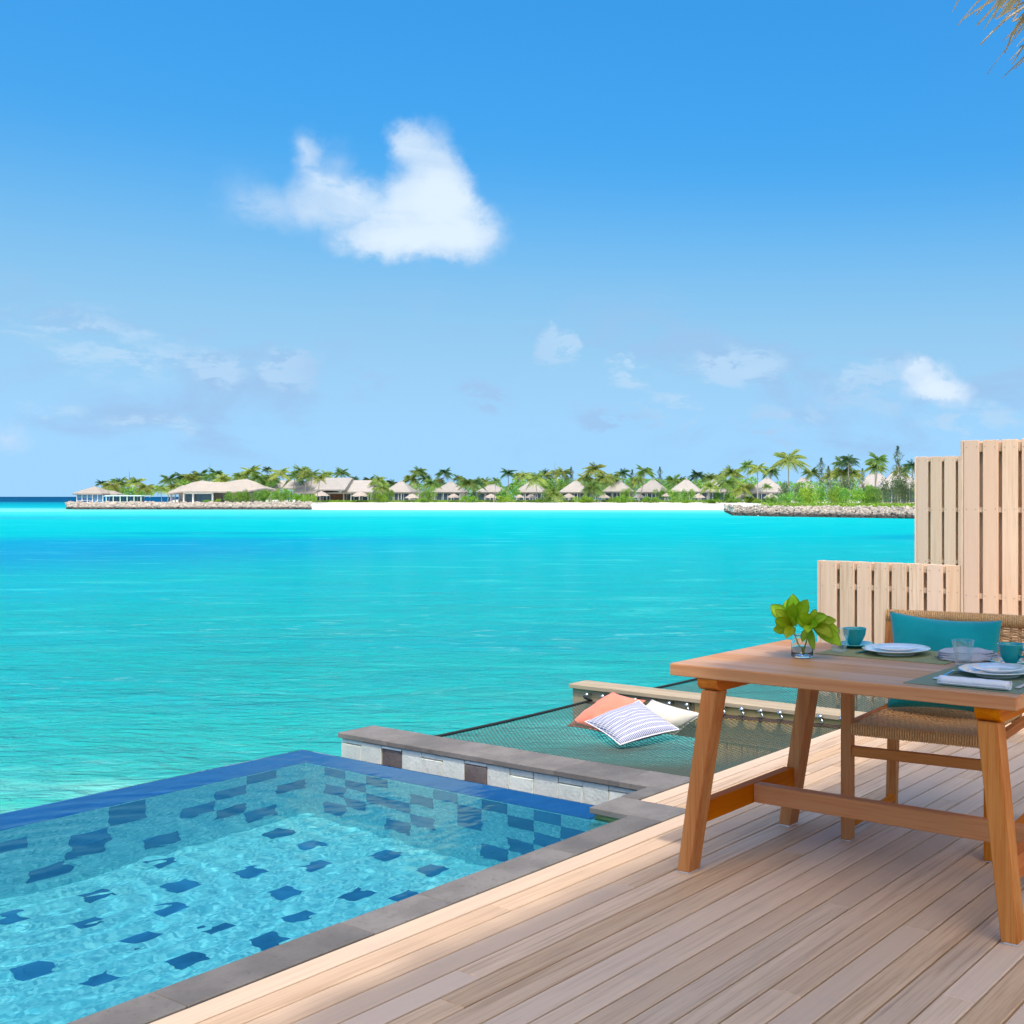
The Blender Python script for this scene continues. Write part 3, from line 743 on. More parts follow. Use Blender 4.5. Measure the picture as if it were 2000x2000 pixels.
# ------------------------------------------------------------------ fences
def fence(label, y, z0, z1, boards, rails, x_end=None):
    root = thing('wooden_fence', label, 'fence', (boards[0][0], y, 0), group='board fences of the villa')
    for (a, b) in boards:
        dz_ = random.uniform(-.004, .0)
        a += .005; b -= .005
        box('fence_board', a, b, y, y + .02, z0, z1 + dz_, M_fence, root, .0018, wl=True)
        box('fence_board', a + .078, b + .076, y + .082, y + .10, z0, z1 + dz_ - .004, M_fence, root, 0, wl=True)
    xa, xb = boards[0][0] + .004, boards[-1][1]
    for (r0, r1) in rails: box('rail', xa, xb, y + .0205, y + .0815, r0, r1, M_rail, root, 0, wl=True)
    box('end_board', boards[0][0] - .022, boards[0][0] - .001, y + .001, y + .099, z0, z1 - .003, M_fence, root, .0015, wl=True)
    bm = bmesh.new()
    for (a, b) in boards:
        for (r0, r1) in rails:
            for x in (a + .025, b - .025):
                bmesh.ops.create_cone(bm, cap_ends=True, segments=8, radius1=.0038, radius2=.0038, depth=.002, matrix=Matrix.Translation((x + random.uniform(-.004, .004), y - .0008, (r0 + r1) / 2 + random.uniform(-.006, .006))) @ Matrix.Rotation(R_(90), 4, 'X'))
    link('screw_heads', bm, M_rail_dark, root, kind='stuff', wl=True)
    return root
M_rail_dark = pbr(mat('screw_head'), (.33, .24, .18), .5)
lowb = [(-4.561, -4.405), (-4.382, -4.246), (-4.227, -4.097), (-4.077, -3.944), (-3.925, -3.793), (-3.777, -3.651), (-3.628, -3.491), (-3.473, -3.349)]
fence('low board fence standing behind the hammock nets', 7.75, -1.2, .842, lowb, [(.775, .825), (.62, .66), (-.3, -.25)])
tb = [(-3.324 + i * .149, -3.324 + i * .149 + .127) for i in range(13)]
fence('tall board fence behind the chair at the right edge', 7.74, -.03, 1.768, tb, [(1.68, 1.745), (1.235, 1.275), (.60, .64)])
mb = [(-4.93 + i * .149, -4.93 + i * .149 + .128) for i in range(10)]
fence('mid height board fence farther off, left of the tall one', 10.3, -1.2, 1.752, mb, [(1.70, 1.735), (1.20, 1.24), (.69, .72)])

# ------------------------------------------------------------------ dining table
tab = thing('dining_table', 'oiled teak dining table laid for breakfast on the deck', 'table', (-1.86, 3.6, 0))
TX0, TX1, TY0, TY1, TZ = -2.515, -1.207, 3.21, 4.0, .7512
bw = (TY1 - TY0) / 5
tt = box('tabletop', TX0, TX1, TY0, TY1, .708, .75, M_teak_x, tab, .003, wl=True)
for i in range(5): box('plank', TX0 + .003, TX1 - .003, TY0 + .003 + i * (bw - .0012), TY0 + .003 + (i + 1) * (bw - .0012) - .0008, .7495, .7512, M_top, tt, .0003, wl=True)
def tleg(xt0, xt1, xb0, xb1, y0, y1):
    bm = bmesh.new()
    hexa(bm, [(xb0, y0, .006), (xb1, y0, .006), (xb1, y1, .006), (xb0, y1, .006)], [(xt0, y0, .664), (xt1, y0, .664), (xt1, y1, .664), (xt0, y1, .664)])
    bmesh.ops.bevel(bm, geom=bm.edges[:], offset=.003, segments=2, affect='EDGES'); lg = link('leg', bm, M_teak_z, tab, wl=True)
    bm = bmesh.new(); bbox(bm, xb0 + .006, xb1 - .006, y0 + .006, y1 - .006, 0, .0055); link('foot_pad', bm, M_white, lg, wl=True)
for ya, yb in ((3.222, 3.287), (3.90, 3.965)):
    tleg(-2.383, -2.315, -2.492, -2.436, ya, yb)
    tleg(-1.342, -1.274, -1.262 , -1.206, ya, yb)
def capital(xa, xb):
    bm = bmesh.new(); prof = [(3.216, .7075), (3.216, .692), (3.222, .676), (3.24, .664), (3.95, .664), (3.968, .676), (3.974, .692), (3.974, .7075)]
    for x in (xa, xb): bm.faces.new([bm.verts.new((x, y, z)) for y, z in prof])
    fa, fb = bm.faces[:] if False else list(bm.faces)
    n = len(prof); va, vb = list(fa.verts), list(fb.verts)
    for k in range(n): bm.faces.new((va[k], va[(k + 1) % n], vb[(k + 1) % n], vb[k]))
    bmesh.ops.recalc_face_normals(bm, faces=bm.faces[:]); bmesh.ops.bevel(bm, geom=[e for e in bm.edges], offset=.0015, segments=1, affect='EDGES')
    link('top_bracket', bm, M_teak_y, tab, wl=True)
capital(-2.398, -2.312); capital(-1.346, -1.262)
box('cross_bar', -2.462, -2.415, 3.288, 3.899, .172, .247, M_teak_y, tab, .003, wl=True)
box('cross_bar', -1.283, -1.236, 3.288, 3.899, .172, .247, M_teak_y, tab, .003, wl=True)
box('stretcher', -2.4145, -1.2835, 3.60, 3.645, .176, .246, M_teak_x, tab, .003, wl=True)

# ------------------------------------------------------------------ chair
ch = thing('dining_chair', 'teak chair with woven cord seat and back behind the table', 'chair', (-1.866, 3.887, 0), R_(5))
def cleg(x0, x1, y0, y1, z1, ytop=0.0, xtop=0.0):
    bm = bmesh.new()
    hexa(bm, [(x0, y0, .004), (x1, y0, .004), (x1, y1, .004), (x0, y1, .004)], [(x0 + xtop, y0 + ytop, z1), (x1 + xtop, y0 + ytop, z1), (x1 + xtop, y1 + ytop, z1), (x0 + xtop, y1 + ytop, z1)])
    bmesh.ops.bevel(bm, geom=bm.edges[:], offset=.003, segments=1, affect='EDGES'); l = link('leg', bm, M_teak_z, ch)
    b2 = bmesh.new(); bbox(b2, x0 + .006, x1 - .006, y0 + .006, y1 - .006, 0, .0038); link('foot_pad', b2, M_white, l)
cleg(-.312, -.268, 0, .042, .63); cleg(.268, .312, 0, .042, .63)
cleg(-.334, -.290, .52, .562, .80, .05); cleg(.290, .334, .52, .562, .80, .05)
box('stretcher', -.267, .267, .006, .032, .333, .372, M_teak_x, ch, .002)
for s in (-1, 1):
    x = s * .298
    box('runner', x - .012, x + .012, .043, .519, .035, .062, M_teak_y, ch, .002)
    box('seat_rail', x - .014, x + .014, .043, .519, .425, .458, M_teak_y, ch, .002)
    box('armrest', x - .024, x + .024, -.01, .55, .631, .655, M_teak_y, ch, .006)
# woven seat: cords front to back with gaps, passed by cross cords
bm = bmesh.new(); n = 44; x = -.262
def sagz(x, y): return .458 - .016 * math.sin(math.pi * (x + .262) / .524) * math.sin(math.pi * min(max(y / .53, 0), 1))
step_ = .524 / n
for i in range(n):
    xx = -.262 + (i + .5) * step_
    tube(bm, [(xx, y, sagz(xx, y) + (.0022 if (int(y / .03) + i) % 2 else -.0012)) for y in [.012 + .03 * k for k in range(18)]], .0036, 5)
for k in range(24):
    y = .03 + k * .0205
    tube(bm, [(x_, y, sagz(x_, y)) for x_ in [-.275 + .05 * q for q in range(12)]], .0034, 5)
for k in range(52):   # wrapped front and back rails
    xx = -.264 + k * .0103
    for yy_ in (.016, .53):
        tube(bm, [(xx, yy_ - .014, .460), (xx, yy_ - .016, .440), (xx, yy_ - .014, .420), (xx, yy_ + .012, .420), (xx, yy_ + .014, .44), (xx, yy_ + .012, .460), (xx, yy_ - .014, .460)], .0045, 5)
bbox(bm, -.266, .266, .008, .026, .423, .457)
seat = link('woven_seat', bm, M_cord, ch, True)
# woven back, curved and leaning
def backp(u, z):         # u -1..1
    return Vector((u * .355, .585 + .05 * (z - .5) / .35 - .03 * u * u, z))
bm = bmesh.new()
for k in range(30):      # horizontal cords
    z = .50 + k * .0103
    tube(bm, [backp(u, z) + Vector((0, .0045 * (1 if (int((u + 1) * 9) + k // 2) % 2 else -1), 0)) for u in [-1 + i / 18 for i in range(37)]], .0047, 5)
for k in range(19):
    u = -1 + k / 9
    tube(bm, [backp(u, .50) + Vector((0, .002, 0)), backp(u, .66) + Vector((0, .002, 0)), backp(u, .81) + Vector((0, .002, 0))], .006, 5)
link('woven_back', bm, M_cord, ch, True)
bm = bmesh.new()
for k in range(74):      # vertical wraps of the top rail
    u = -1.0 + 2 * k / 73; c0 = backp(u, .826)
    tube(bm, [c0 + Vector((0, -.016, -.022)), c0 + Vector((0, -.018, 0)), c0 + Vector((0, -.013, .022)), c0 + Vector((0, .013, .022)), c0 + Vector((0, .016, -.022)), c0 + Vector((0, -.016, -.022))], .0052, 5)
for i in range(20):
    a, b = backp(-1.0 + i / 10, .826), backp(-1.0 + (i + 1) / 10, .826)
    hexa(bm, [a + Vector((0, -.012, -.021)), b + Vector((0, -.012, -.021)), b + Vector((0, .012, -.021)), a + Vector((0, .012, -.021))], [a + Vector((0, -.012, .021)), b + Vector((0, -.012, .021)), b + Vector((0, .012, .021)), a + Vector((0, .012, .021))])
link('top_rail', bm, M_cord, ch, True)
for s in (-1, 1):
    bm = bmesh.new(); tube(bm, [backp(s * .985, .48), backp(s * .985, .66), backp(s * .985, .846)], .015, 8); link('back_post', bm, M_teak_z, ch, True)
pillow('seat_cushion', 'teal oblong cushion propped against the woven chair back', [(-2.150, 4.205, .468), (-1.645, 4.245, .468), (-1.700, 4.36, .845), (-2.192, 4.31, .862)], .13, M_teal, None, (0, -1, 0), pinch=.10)

# ------------------------------------------------------------------ things on the table
def placemat(label, x0, x1, y0, y1, m, rz=0):
    o = box('placemat', -(x1 - x0) / 2, (x1 - x0) / 2, -(y1 - y0) / 2, (y1 - y0) / 2, 0, .0022, m)
    o.location = ((x0 + x1) / 2, (y0 + y1) / 2, TZ + .0004); o.rotation_euler = (0, 0, rz); props(o, label, 'placemat', 'woven placemats')
placemat('olive placemat on the far side under the stacked plates', -2.195, -1.655, 3.69, 3.985, M_mat1)
placemat('sage green placemat at the near right corner', -1.607, -1.215, 3.26, 3.735, M_mat2)
def plates(x, y, l1, l2, z=TZ + .0028):
    bm = bmesh.new(); lathe(bm, [(0, .004), (.075, .004), (.085, .008), (.128, .020), (.1305, .0215), (.128, .023), (.085, .0115), (.075, .008), (0, .008)][::1], 64)
    a = link('dinner_plate', bm, M_china, None, True); a.location = (x, y, z); props(a, l1, 'plate', 'stacked plates')
    b2 = bmesh.new(); lathe(b2, [(.07, 0), (.074, 0), (.074, .004)], 48); link('foot_ring', b2, M_china, a, True)
    bm = bmesh.new(); lathe(bm, [(0, 0), (.05, 0), (.06, .002), (.086, .0125), (.0875, .0138), (.086, .015), (.06, .006), (.05, .0045), (0, .0045)], 56)
    c = link('side_plate', bm, M_china, None, True); c.location = (x, y, z + .0135); props(c, l2, 'plate', 'stacked plates')
plates(-1.925, 3.845, 'large white plate on the olive placemat near the vase', 'small white plate stacked on the large one near the vase')
plates(-1.405, 3.56, 'large white plate on the sage placemat at the right edge', 'small white plate stacked on the large one at the right edge')
def tumbler(x, y, label):
    n = 72; bm = bmesh.new()
    fl = lambda a, z: 1 - .045 * (abs(math.cos(a * 4.5)) ** .7) * (1 if .012 < z < .058 else 0)
    lathe(bm, [(0, 0), (.026, 0), (.0285, .003), (.0300, .014), (.0345, .050), (.0365, .062), (.040, .086), (.0410, .0885), (.0395, .0895), (.0345, .062), (.0315, .045), (.0265, .013), (.024, .010), (0, .009)], n, fl=fl)
    o = link('tumbler', bm, M_tumbler, None, True); o.location = (x, y, TZ + .003); props(o, label, 'glass', 'faceted tumblers')
tumbler(-2.135, 3.775, 'faceted clear tumbler between the leafy vase and teal cup')
tumbler(-1.590, 3.70, 'faceted clear tumbler beside the folded napkin at centre right')
def cup(x, y, l1, l2, rz, hd=True):
    bm = bmesh.new(); lathe(bm, [(0, .006), (.04, .006), (.074, .014), (.076, .016), (.074, .0185), (.04, .0105), (.025, .0095), (0, .0095)], 48)
    s = link('saucer', bm, M_teal_cup, None, True); s.location = (x, y, TZ + .001); props(s, l1, 'saucer', 'teal saucers')
    b = bmesh.new(); lathe(b, [(.026, 0), (.03, 0), (.031, .0055)], 32); link('foot_ring', b, M_teal_cup, s, True)
    bm = bmesh.new(); lathe(bm, [(0, 0), (.022, 0), (.024, .003), (.034, .018), (.043, .038), (.0475, .064), (.0485, .066), (.0465, .0665), (.0445, .062), (.040, .040), (.031, .02), (.02, .006), (0, .005)], 48)
    c = link('cup', bm, M_teal_cup, None, True); c.location = (x, y, TZ + .0115); c.rotation_euler = (0, 0, rz); props(c, l2, 'cup', 'teal cups')
    bm = bmesh.new(); tube(bm, [(.041, 0, .052), (.058, 0, .053), (.066, 0, .042), (.060, 0, .028), (.037, 0, .022)], [.0045, .005, .005, .0045, .004], 8); link('handle', bm, M_teal_cup, c, True)
cup(-2.150, 3.925, 'teal saucer on the far left of the table top', 'teal cup behind the tumbler near the leafy vase', R_(80))
cup(-1.450, 3.80, 'teal saucer behind the right hand plates', 'teal cup at the right edge of the photo', R_(-20))
# cutlery
def cutlery(name, label, cat, p, q, fork):
    a, b = Vector(p), Vector(q); L = (b - a).length; ang = math.atan2(b.y - a.y, b.x - a.x); bm = bmesh.new()
    def strip(st, t=.0022, y_=0):
        pr = None
        for (x_, w_, z_) in st:
            r = [bm.verts.new((x_, y_ - w_, z_)), bm.verts.new((x_, y_ + w_, z_)), bm.verts.new((x_, y_ + w_, z_ + t)), bm.verts.new((x_, y_ - w_, z_ + t))]
            if pr:
                for k in range(4): bm.faces.new((pr[k], pr[(k + 1) % 4], r[(k + 1) % 4], r[k]))
            else: bm.faces.new(r[::-1])
            pr = r
        bm.faces.new(pr)
    if fork:
        strip([(0, .009, .001), (.02, .009, .001), (L * .3, .005, .003), (L - .075, .003, .010), (L - .06, .008, .010), (L - .045, .0115, .006)])
        for k in range(4): strip([(L - .046, .0016, .006), (L - .02, .0014, .002), (L, .0007, .006)], y_=(k - 1.5) * .0064)
    else:
        strip([(0, .007, .001), (.01, .0085, .001), (L * .45, .006, .0015), (L * .47, .004, .002), (L * .5, .009, .002), (L * .8, .010, .002), (L, .002, .002)])
    bmesh.ops.recalc_face_normals(bm, faces=bm.faces[:])
    o = link(name, bm, M_metal); o.location = a; o.rotation_euler = (0, 0, ang); props(o, label, cat, 'cutlery on the table')
zc = TZ + .0035
cutlery('knife', 'steel knife left of the plates on the olive placemat', 'knife', (-2.052, 3.765, zc), (-2.050, 3.965, zc), False)
cutlery('fork', 'steel fork with tines up by the folded napkin', 'fork', (-1.742, 3.99, zc), (-1.735, 3.80, zc), True)
cutlery('knife', 'steel knife half under the rolled napkin', 'knife', (-1.25, 3.33, zc), (-1.262, 3.52, zc), False)
cutlery('fork', 'steel fork beneath the left rim of the right plates', 'fork', (-1.545, 3.36, zc), (-1.53, 3.56, zc), True)
# rolled napkin
def roll(name, label, p, q, rx_, rz_):
    a, b = Vector(p), Vector(q); L = (b - a).length; n = 90; turns = 2.6; bm = bmesh.new(); rings = []
    def P2(tt, off): 
        r = (.12 + .88 * tt) ; ang = -turns * 2 * math.pi * tt + 1.0
        rr = r - off
        return (rr * rx_ * math.cos(ang), rz_ + rr * rz_ * math.sin(ang))
    for xi in range(13):
        x_ = L * xi / 12; outer = [P2(i / n, 0) for i in range(n + 1)]; inner = [P2(i / n, .15) for i in range(n + 1)]
        ring = outer + inner[::-1]; wob = 1 + .03 * math.sin(xi * 1.7)
        rings.append([bm.verts.new((x_ + (.002 * math.sin(c * .21) if xi in (0, 12) else 0), y_ * wob, z_ * (1 + .02 * math.sin(xi * 2.1)))) for c, (y_, z_) in enumerate(ring)])
    m_ = len(rings[0])
    for A_, B_ in zip(rings, rings[1:]):
        for k in range(m_): bm.faces.new((A_[k], A_[(k + 1) % m_], B_[(k + 1) % m_], B_[k]))
    for ring in (rings[0], rings[-1]):
        for k in range(n): bm.faces.new((ring[k], ring[k + 1], ring[m_ - 2 - k], ring[m_ - 1 - k]))
    bmesh.ops.recalc_face_normals(bm, faces=bm.faces[:])
    o = link(name, bm, M_linen, None, True); o.location = a; o.rotation_euler = (0, 0, math.atan2(b.y - a.y, b.x - a.x)); props(o, label, 'napkin', 'linen napkins')
roll('rolled_napkin', 'rolled white napkin at the near edge of the table', (-1.492, 3.285, TZ + .0028), (-1.258, 3.290, TZ + .0028), .022, .0165)
bm = bmesh.new()           # loosely folded napkin: layered, puffed fan
for lay in range(4):
    n = 14; g_ = []
    for j in range(n + 1):
        row = []
        for i in range(n + 1):
            u, v = i / n, j / n
            x_ = -.02 + u * (.24 - lay * .012); wdt = .045 + .05 * math.sin(math.pi * min(1, u * 1.05)); y_ = (v - .5) * 2 * wdt * (1 - lay * .1) + lay * .004
            hgt = .004 + lay * .0075 + (.020 * math.sin(math.pi * u ** .9) + .004 * math.sin(v * 14 + lay)) * (1 - (2 * v - 1) ** 2) ** .6 * (1 - .1 * lay) + .002 * math.sin(u * 21 + v * 6)
            row.append(bm.verts.new((x_, y_, hgt)))
        g_.append(row)
    for j in range(n):
        for i in range(n): bm.faces.new((g_[j][i], g_[j][i + 1], g_[j + 1][i + 1], g_[j + 1][i]))
bmesh.ops.solidify(bm, geom=bm.faces[:], thickness=.0022)
o = link('folded_napkin', bm, M_linen, None, True); o.location = (-1.715, 3.815, TZ + .001); o.rotation_euler = (0, 0, R_(28)); props(o, 'loosely folded white napkin behind the tumbler and fork', 'napkin', 'linen napkins')
# vase with leaves
VX, VY = -2.185, 3.585
bm = bmesh.new(); lathe(bm, [(0, 0), (.036, 0), (.0405, .004), (.0415, .010), (.0415, .052), (.040, .060), (.034, .068), (.0315, .072), (.0315, .082), (.033, .0835), (.030, .0845), (.029, .080), (.029, .072), (.032, .066), (.0375, .058), (.0385, .050), (.0385, .012), (.036, .008), (0, .007)], 56)
vase = link('glass_vase', bm, M_glass, None, True); vase.location = (VX, VY, TZ + .0005); props(vase, 'small round shouldered glass jar holding the green leaves', 'vase')
bm = bmesh.new(); lathe(bm, [(0, .0076), (.0355, .0085), (.0380, .0125), (.0380, .040), (0, .040)], 40); link('vase_water', bm, M_water_in, vase, True)
sprig = thing('leaf_sprig', 'sprig of broad glossy green leaves standing in the jar', 'leaves', (VX, VY, TZ + .02))
def leaf(base, tip, width, curl, roll_=0.0):
    b, t_ = Vector(base), Vector(tip); ax = t_ - b; L = ax.length; d = ax.normalized()
    side = d.cross(Vector((.35, -.9, .25)))
    side.normalize(); nn = side.cross(d).normalized(); rot = Matrix.Rotation(roll_, 3, d); side = rot @ side; nn = rot @ nn
    bm = bmesh.new(); rows = []; n = 12
    for i in range(n + 1):
        s = i / n; w_ = width * (math.sin(math.pi * min(s, 1) ** 1.35) ** .8 * .97 + .06 * (1 - s)) if s < 1 else width * .04
        c = b + d * L * s + nn * curl * L * (4 * s * (1 - s)) * .5 - nn * curl * .4 * L * s * s
        rows.append([bm.verts.new(c + side * w_ * k + nn * (.16 * w_ * abs(k) * 1.6)) for k in (-1, -.55, -.08, 0, .08, .55, 1)])
    for A_, B_ in zip(rows, rows[1:]):
        for k in range(6): bm.faces.new((A_[k], A_[k + 1], B_[k + 1], B_[k]))
    bmesh.ops.solidify(bm, geom=bm.faces[:], thickness=.0011)
    link('leaf', bm, M_vleaf, sprig, True, wl=True)
c0 = (-2.222, 3.575, .868); c1 = (-2.150, 3.585, .872)
for bs, tp, wd, cu_, ro in [
    (c0, (-2.234, 3.60, .985), .024, .12, 1.4), (c0, (-2.308, 3.56, .945), .023, .25, 1.1), (c0, (-2.170, 3.60, .968), .023, -.2, 1.2), (c0, (-2.262, 3.52, .930), .019, .15, 1.3),
    (c0, (-2.178, 3.52, .905), .018, -.2, .9), (c0, (-2.300, 3.58, .876), .016, -.15, .6), (c0, (-2.285, 3.54, .850), .017, .25, .5), (c0, (-2.21, 3.66, .93), .022, .1, 1.4),
    (c1, (-2.100, 3.61, .915), .021, -.2, .9), (c1, (-2.075, 3.575, .912), .018, .3, .5), (c1, (-2.040, 3.56, .842), .024, .35, .2), (c1, (-2.018, 3.585, .812), .025, .35, .5),
    (c1, (-2.062, 3.66, .850), .020, .3, .3), (c1, (-2.105, 3.535, .792), .013, .2, 1.2), (c1, (-2.150, 3.52, .925), .018, .1, 1.2), (c1, (-2.165, 3.55, .815), .014, .1, 1.3),
    (c1, (-2.085, 3.52, .885), .020, .25, .7), (c0, (-2.20, 3.50, .835), .020, .3, .8), (c1, (-2.12, 3.67, .90), .021, .2, .9), (c1, (-2.128, 3.585, .935), .015, .1, 1.4),
    (c0, (-2.275, 3.62, .962), .021, .2, 1.0), (c0, (-2.20, 3.545, .955), .020, .1, 1.0), (c1, (-2.175, 3.53, .900), .019, .2, 1.0), (c1, (-2.11, 3.50, .862), .019, .3, .8), (c0, (-2.25, 3.50, .895), .018, .2, .9), (c1, (-2.06, 3.62, .895), .019, .2, .7)]:
    leaf(bs, tp, wd * 1.2, cu_ * .6, (ro - .9) * .9)
bm = bmesh.new()
for e, m_ in ((c0, (-2.205, 3.58, .81)), (c1, (-2.170, 3.59, .81))): tube(bm, [(VX + random.uniform(-.012, .012), VY + random.uniform(-.01, .01), .762), m_, e], [.003, .0028, .0025], 7)
link('stem', bm, M_vleaf, sprig, True, wl=True)

# ------------------------------------------------------------------ thatched roof over the deck (eave corner seen top right)
roof = thing('thatched_roof', 'dry palm thatch eave of the villa hanging in the top right corner', 'roof', (0, 2.0, 3.0))
EX = -1.33; EY1 = 4.8; EY0 = -.4
sl = .32; RX1 = .62; RL = RX1 - EX  # unseen part cut narrow: shades the deck in view, lets in sky fill
bm = bmesh.new()
hexa(bm, [(EX, EY0, 3.06), (RX1, EY0, 3.06 + sl * RL), (RX1, EY1, 3.06 + sl * RL), (EX, EY1, 3.06)], [(EX, EY0, 3.24), (RX1, EY0, 3.24 + sl * RL), (RX1, EY1, 3.24 + sl * RL), (EX, EY1, 3.24)])
link('thatch_layer', bm, M_straw, roof, wl=True)
bm = bmesh.new()
for i in range(11): yb = EY0 + .2 + i * .45; hexa(bm, [(EX + .1, yb, 3.0 + sl * .1), (RX1 - .1, yb, 3.0 + sl * (RL - .1)), (RX1 - .1, yb + .06, 3.0 + sl * (RL - .1)), (EX + .1, yb + .06, 3.0 + sl * .1)], [(EX + .1, yb, 3.055 + sl * .1), (RX1 - .1, yb, 3.055 + sl * (RL - .1)), (RX1 - .1, yb + .06, 3.055 + sl * (RL - .1)), (EX + .1, yb + .06, 3.055 + sl * .1)])
link('rafters', bm, M_rail, roof, kind='stuff', wl=True)
for (x_, y_) in ((.5, 4.5), (.5, -.2)):
    bm = bmesh.new(); tube(bm, [(x_, y_, -.03), (x_, y_, 3.0 + sl * (x_ - EX))], .07, 12); link('post', bm, M_rail, roof, True, wl=True)
vs = []; fs = []
rr = random.Random(3)
for k in range(2900):
    y_ = rr.uniform(EY0, EY1); 
    fine = 3.1 < y_ < 4.6
    if not fine and rr.random() < .45: continue
    x_ = EX + rr.uniform(-.03, .5) ; z_ = 3.07 + sl * (x_ - EX) + rr.uniform(-.03, .17)
    L = rr.uniform(.08, .26); wd = rr.uniform(.004, .015)
    d = Vector((-1, rr.gauss(-.15, .35), -.55 + rr.gauss(0, .22))).normalized()
    if rr.random() < .06: d = Vector((-.4, rr.uniform(-1, 1), -.1)).normalized()
    s = d.cross(Vector((rr.uniform(-1, 1), rr.uniform(-1, 1), 1))).normalized(); base = len(vs); n = 5
    droop = rr.uniform(.02, .3); p = Vector((x_, y_, z_))
    for i in range(n + 1):
        f_ = i / n; wn_ = wd * (1 - f_ ** 2 * .85); c = p + d * L * f_ + Vector((0, 0, -droop * L * f_ * f_)) + s * .02 * math.sin(f_ * 3 + k)
        up_ = s.cross(d) * wd * .35
        vs.extend([c - s * wn_ + up_, c, c + s * wn_ + up_])
    for i in range(n):
        a = base + 3 * i; fs.extend([(a, a + 1, a + 4, a + 3), (a + 1, a + 2, a + 5, a + 4)])
link('thatch_fringe', pyd([tuple(v) for v in vs], fs), M_straw, roof, kind='stuff', wl=True)

# ================================================================== ISLAND
LAND = -.10
pts = [(118, 275), (135, 256), (150, 252), (300, 251.5), (600, 250), (616, 243), (900, 240), (1200, 239), (1405, 237), (1432, 171), (1500, 163), (1790, 146), (2100, 133), (2700, 118)]
def front(px):
    for (a, va), (b, vb) in zip(pts, pts[1:]):
        if a <= px <= b: return va + (vb - va) * (px - a) / (b - a)
    return pts[0][1] if px < pts[0][0] else pts[-1][1]
vs = []; fs = []; cols = []
px = 118
px = 136
while px <= 2700:
    cols.append(px); px += 6 if (1390 < px < 1440 or px < 160 or 590 < px < 630) else 14
prof_beach = [(0, -1.75), (4, -1.42), (12, -.95), (26, -.42), (42, LAND), (60, LAND), (120, LAND), (260, LAND)]
prof_rock = [(0, -1.9), (1.2, -1.2), (2.4, -.6), (3.4, -.28), (6, -.16), (14, LAND), (26, LAND), (260, LAND)]
NR = 8
for px in cols:
    f0 = front(px); isb = 612 < px < 1425
    pr = prof_beach if isb else prof_rock
    for k, (dv, z) in enumerate(pr):
        v = f0 + dv
        if k == NR - 1: v = 305 if px < 330 else 520
        if k == NR - 2 and px < 330: v = 300
        if k == NR - 3 and px < 330: v = 296
        p = AT(px, v, z if not (k == NR - 1 and px < 330) else -1.9); vs.append(tuple(p))
for i in range(len(cols) - 1):
    for k in range(NR - 1):
        a = i * NR + k; fs.append((a, a + NR, a + NR + 1, a + 1))
o = link('beach', pyd(vs, fs), M_sand, smooth=True); props(o, kind='structure')
# rock breakwaters
def rocks(label, a, b, n, size, rows):
    rr = random.Random(int(a)); vs = []; fs = []
    bmr = bmesh.new(); bmesh.ops.create_icosphere(bmr, subdivisions=1, radius=1); tv = [v.co.copy() for v in bmr.verts]; tf = [[v.index for v in f.verts] for f in bmr.faces]; bmr.free()
    for k in range(n):
        px = rr.uniform(a, b); f0 = front(px); q = rr.random(); dv = -1.0 + q * rows; z = -1.55 + q * 1.42 + rr.uniform(-.1, .12)
        if dv < -.7: z = -1.5
        c = AT(px, f0 + dv, z); s = size * rr.uniform(.6, 1.4); base = len(vs)
        sx, sy, sz = s * rr.uniform(.7, 1.3), s * rr.uniform(.7, 1.3), s * rr.uniform(.55, .95); ro = Matrix.Rotation(rr.uniform(0, 6.3), 3, (rr.random(), rr.random(), rr.random()))
        for t_ in tv:
            p = ro @ Vector((t_.x * sx, t_.y * sy, t_.z * sz)) * rr.uniform(.85, 1.15); vs.append(tuple(c + p))
        fs.extend([[i + base for i in f] for f in tf])
    o = link('rock_breakwater', pyd(vs, fs), M_rock); props(o, label, 'breakwater', 'rock breakwaters', 'stuff')
rocks('long low breakwater of grey rocks along the left spit', 132, 608, 1700, .44, 4.6)
rocks('breakwater of piled grey rocks in front of the right hand hedge', 1415, 2050, 2100, .26, 3.6)

# ------------------------------------------------------------------ huts
def roof_mesh(wd, dp, h, ridge=0.12, over=.0, segs=5):
    bm = bmesh.new(); rings = []
    for i in range(segs + 1):
        t_ = i / segs; r = 1 - t_; prof = r ** 1.0 * (1 + .10 * t_ * r)
        xw = (wd / 2) * (prof * (1 - ridge) + ridge * (1 if i < segs else 1)); yw = dp / 2 * prof + .05
        z = h * (t_ ** .95)
        rings.append([bm.verts.new(p) for p in ((-xw, -yw, z), (xw, -yw, z), (xw, yw, z), (-xw, yw, z))])
    for A_, B_ in zip(rings, rings[1:]):
        for k in range(4): bm.faces.new((A_[k], A_[(k + 1) % 4], B_[(k + 1) % 4], B_[k]))
    bm.faces.new(rings[-1])
    lo = [bm.verts.new((v.co.x * .97, v.co.y * .97, -.28)) for v in rings[0]]
    for k in range(4): bm.faces.new((lo[k], lo[(k + 1) % 4], rings[0][(k + 1) % 4], rings[0][k]))
    bm.faces.new(lo[::-1]); return bm
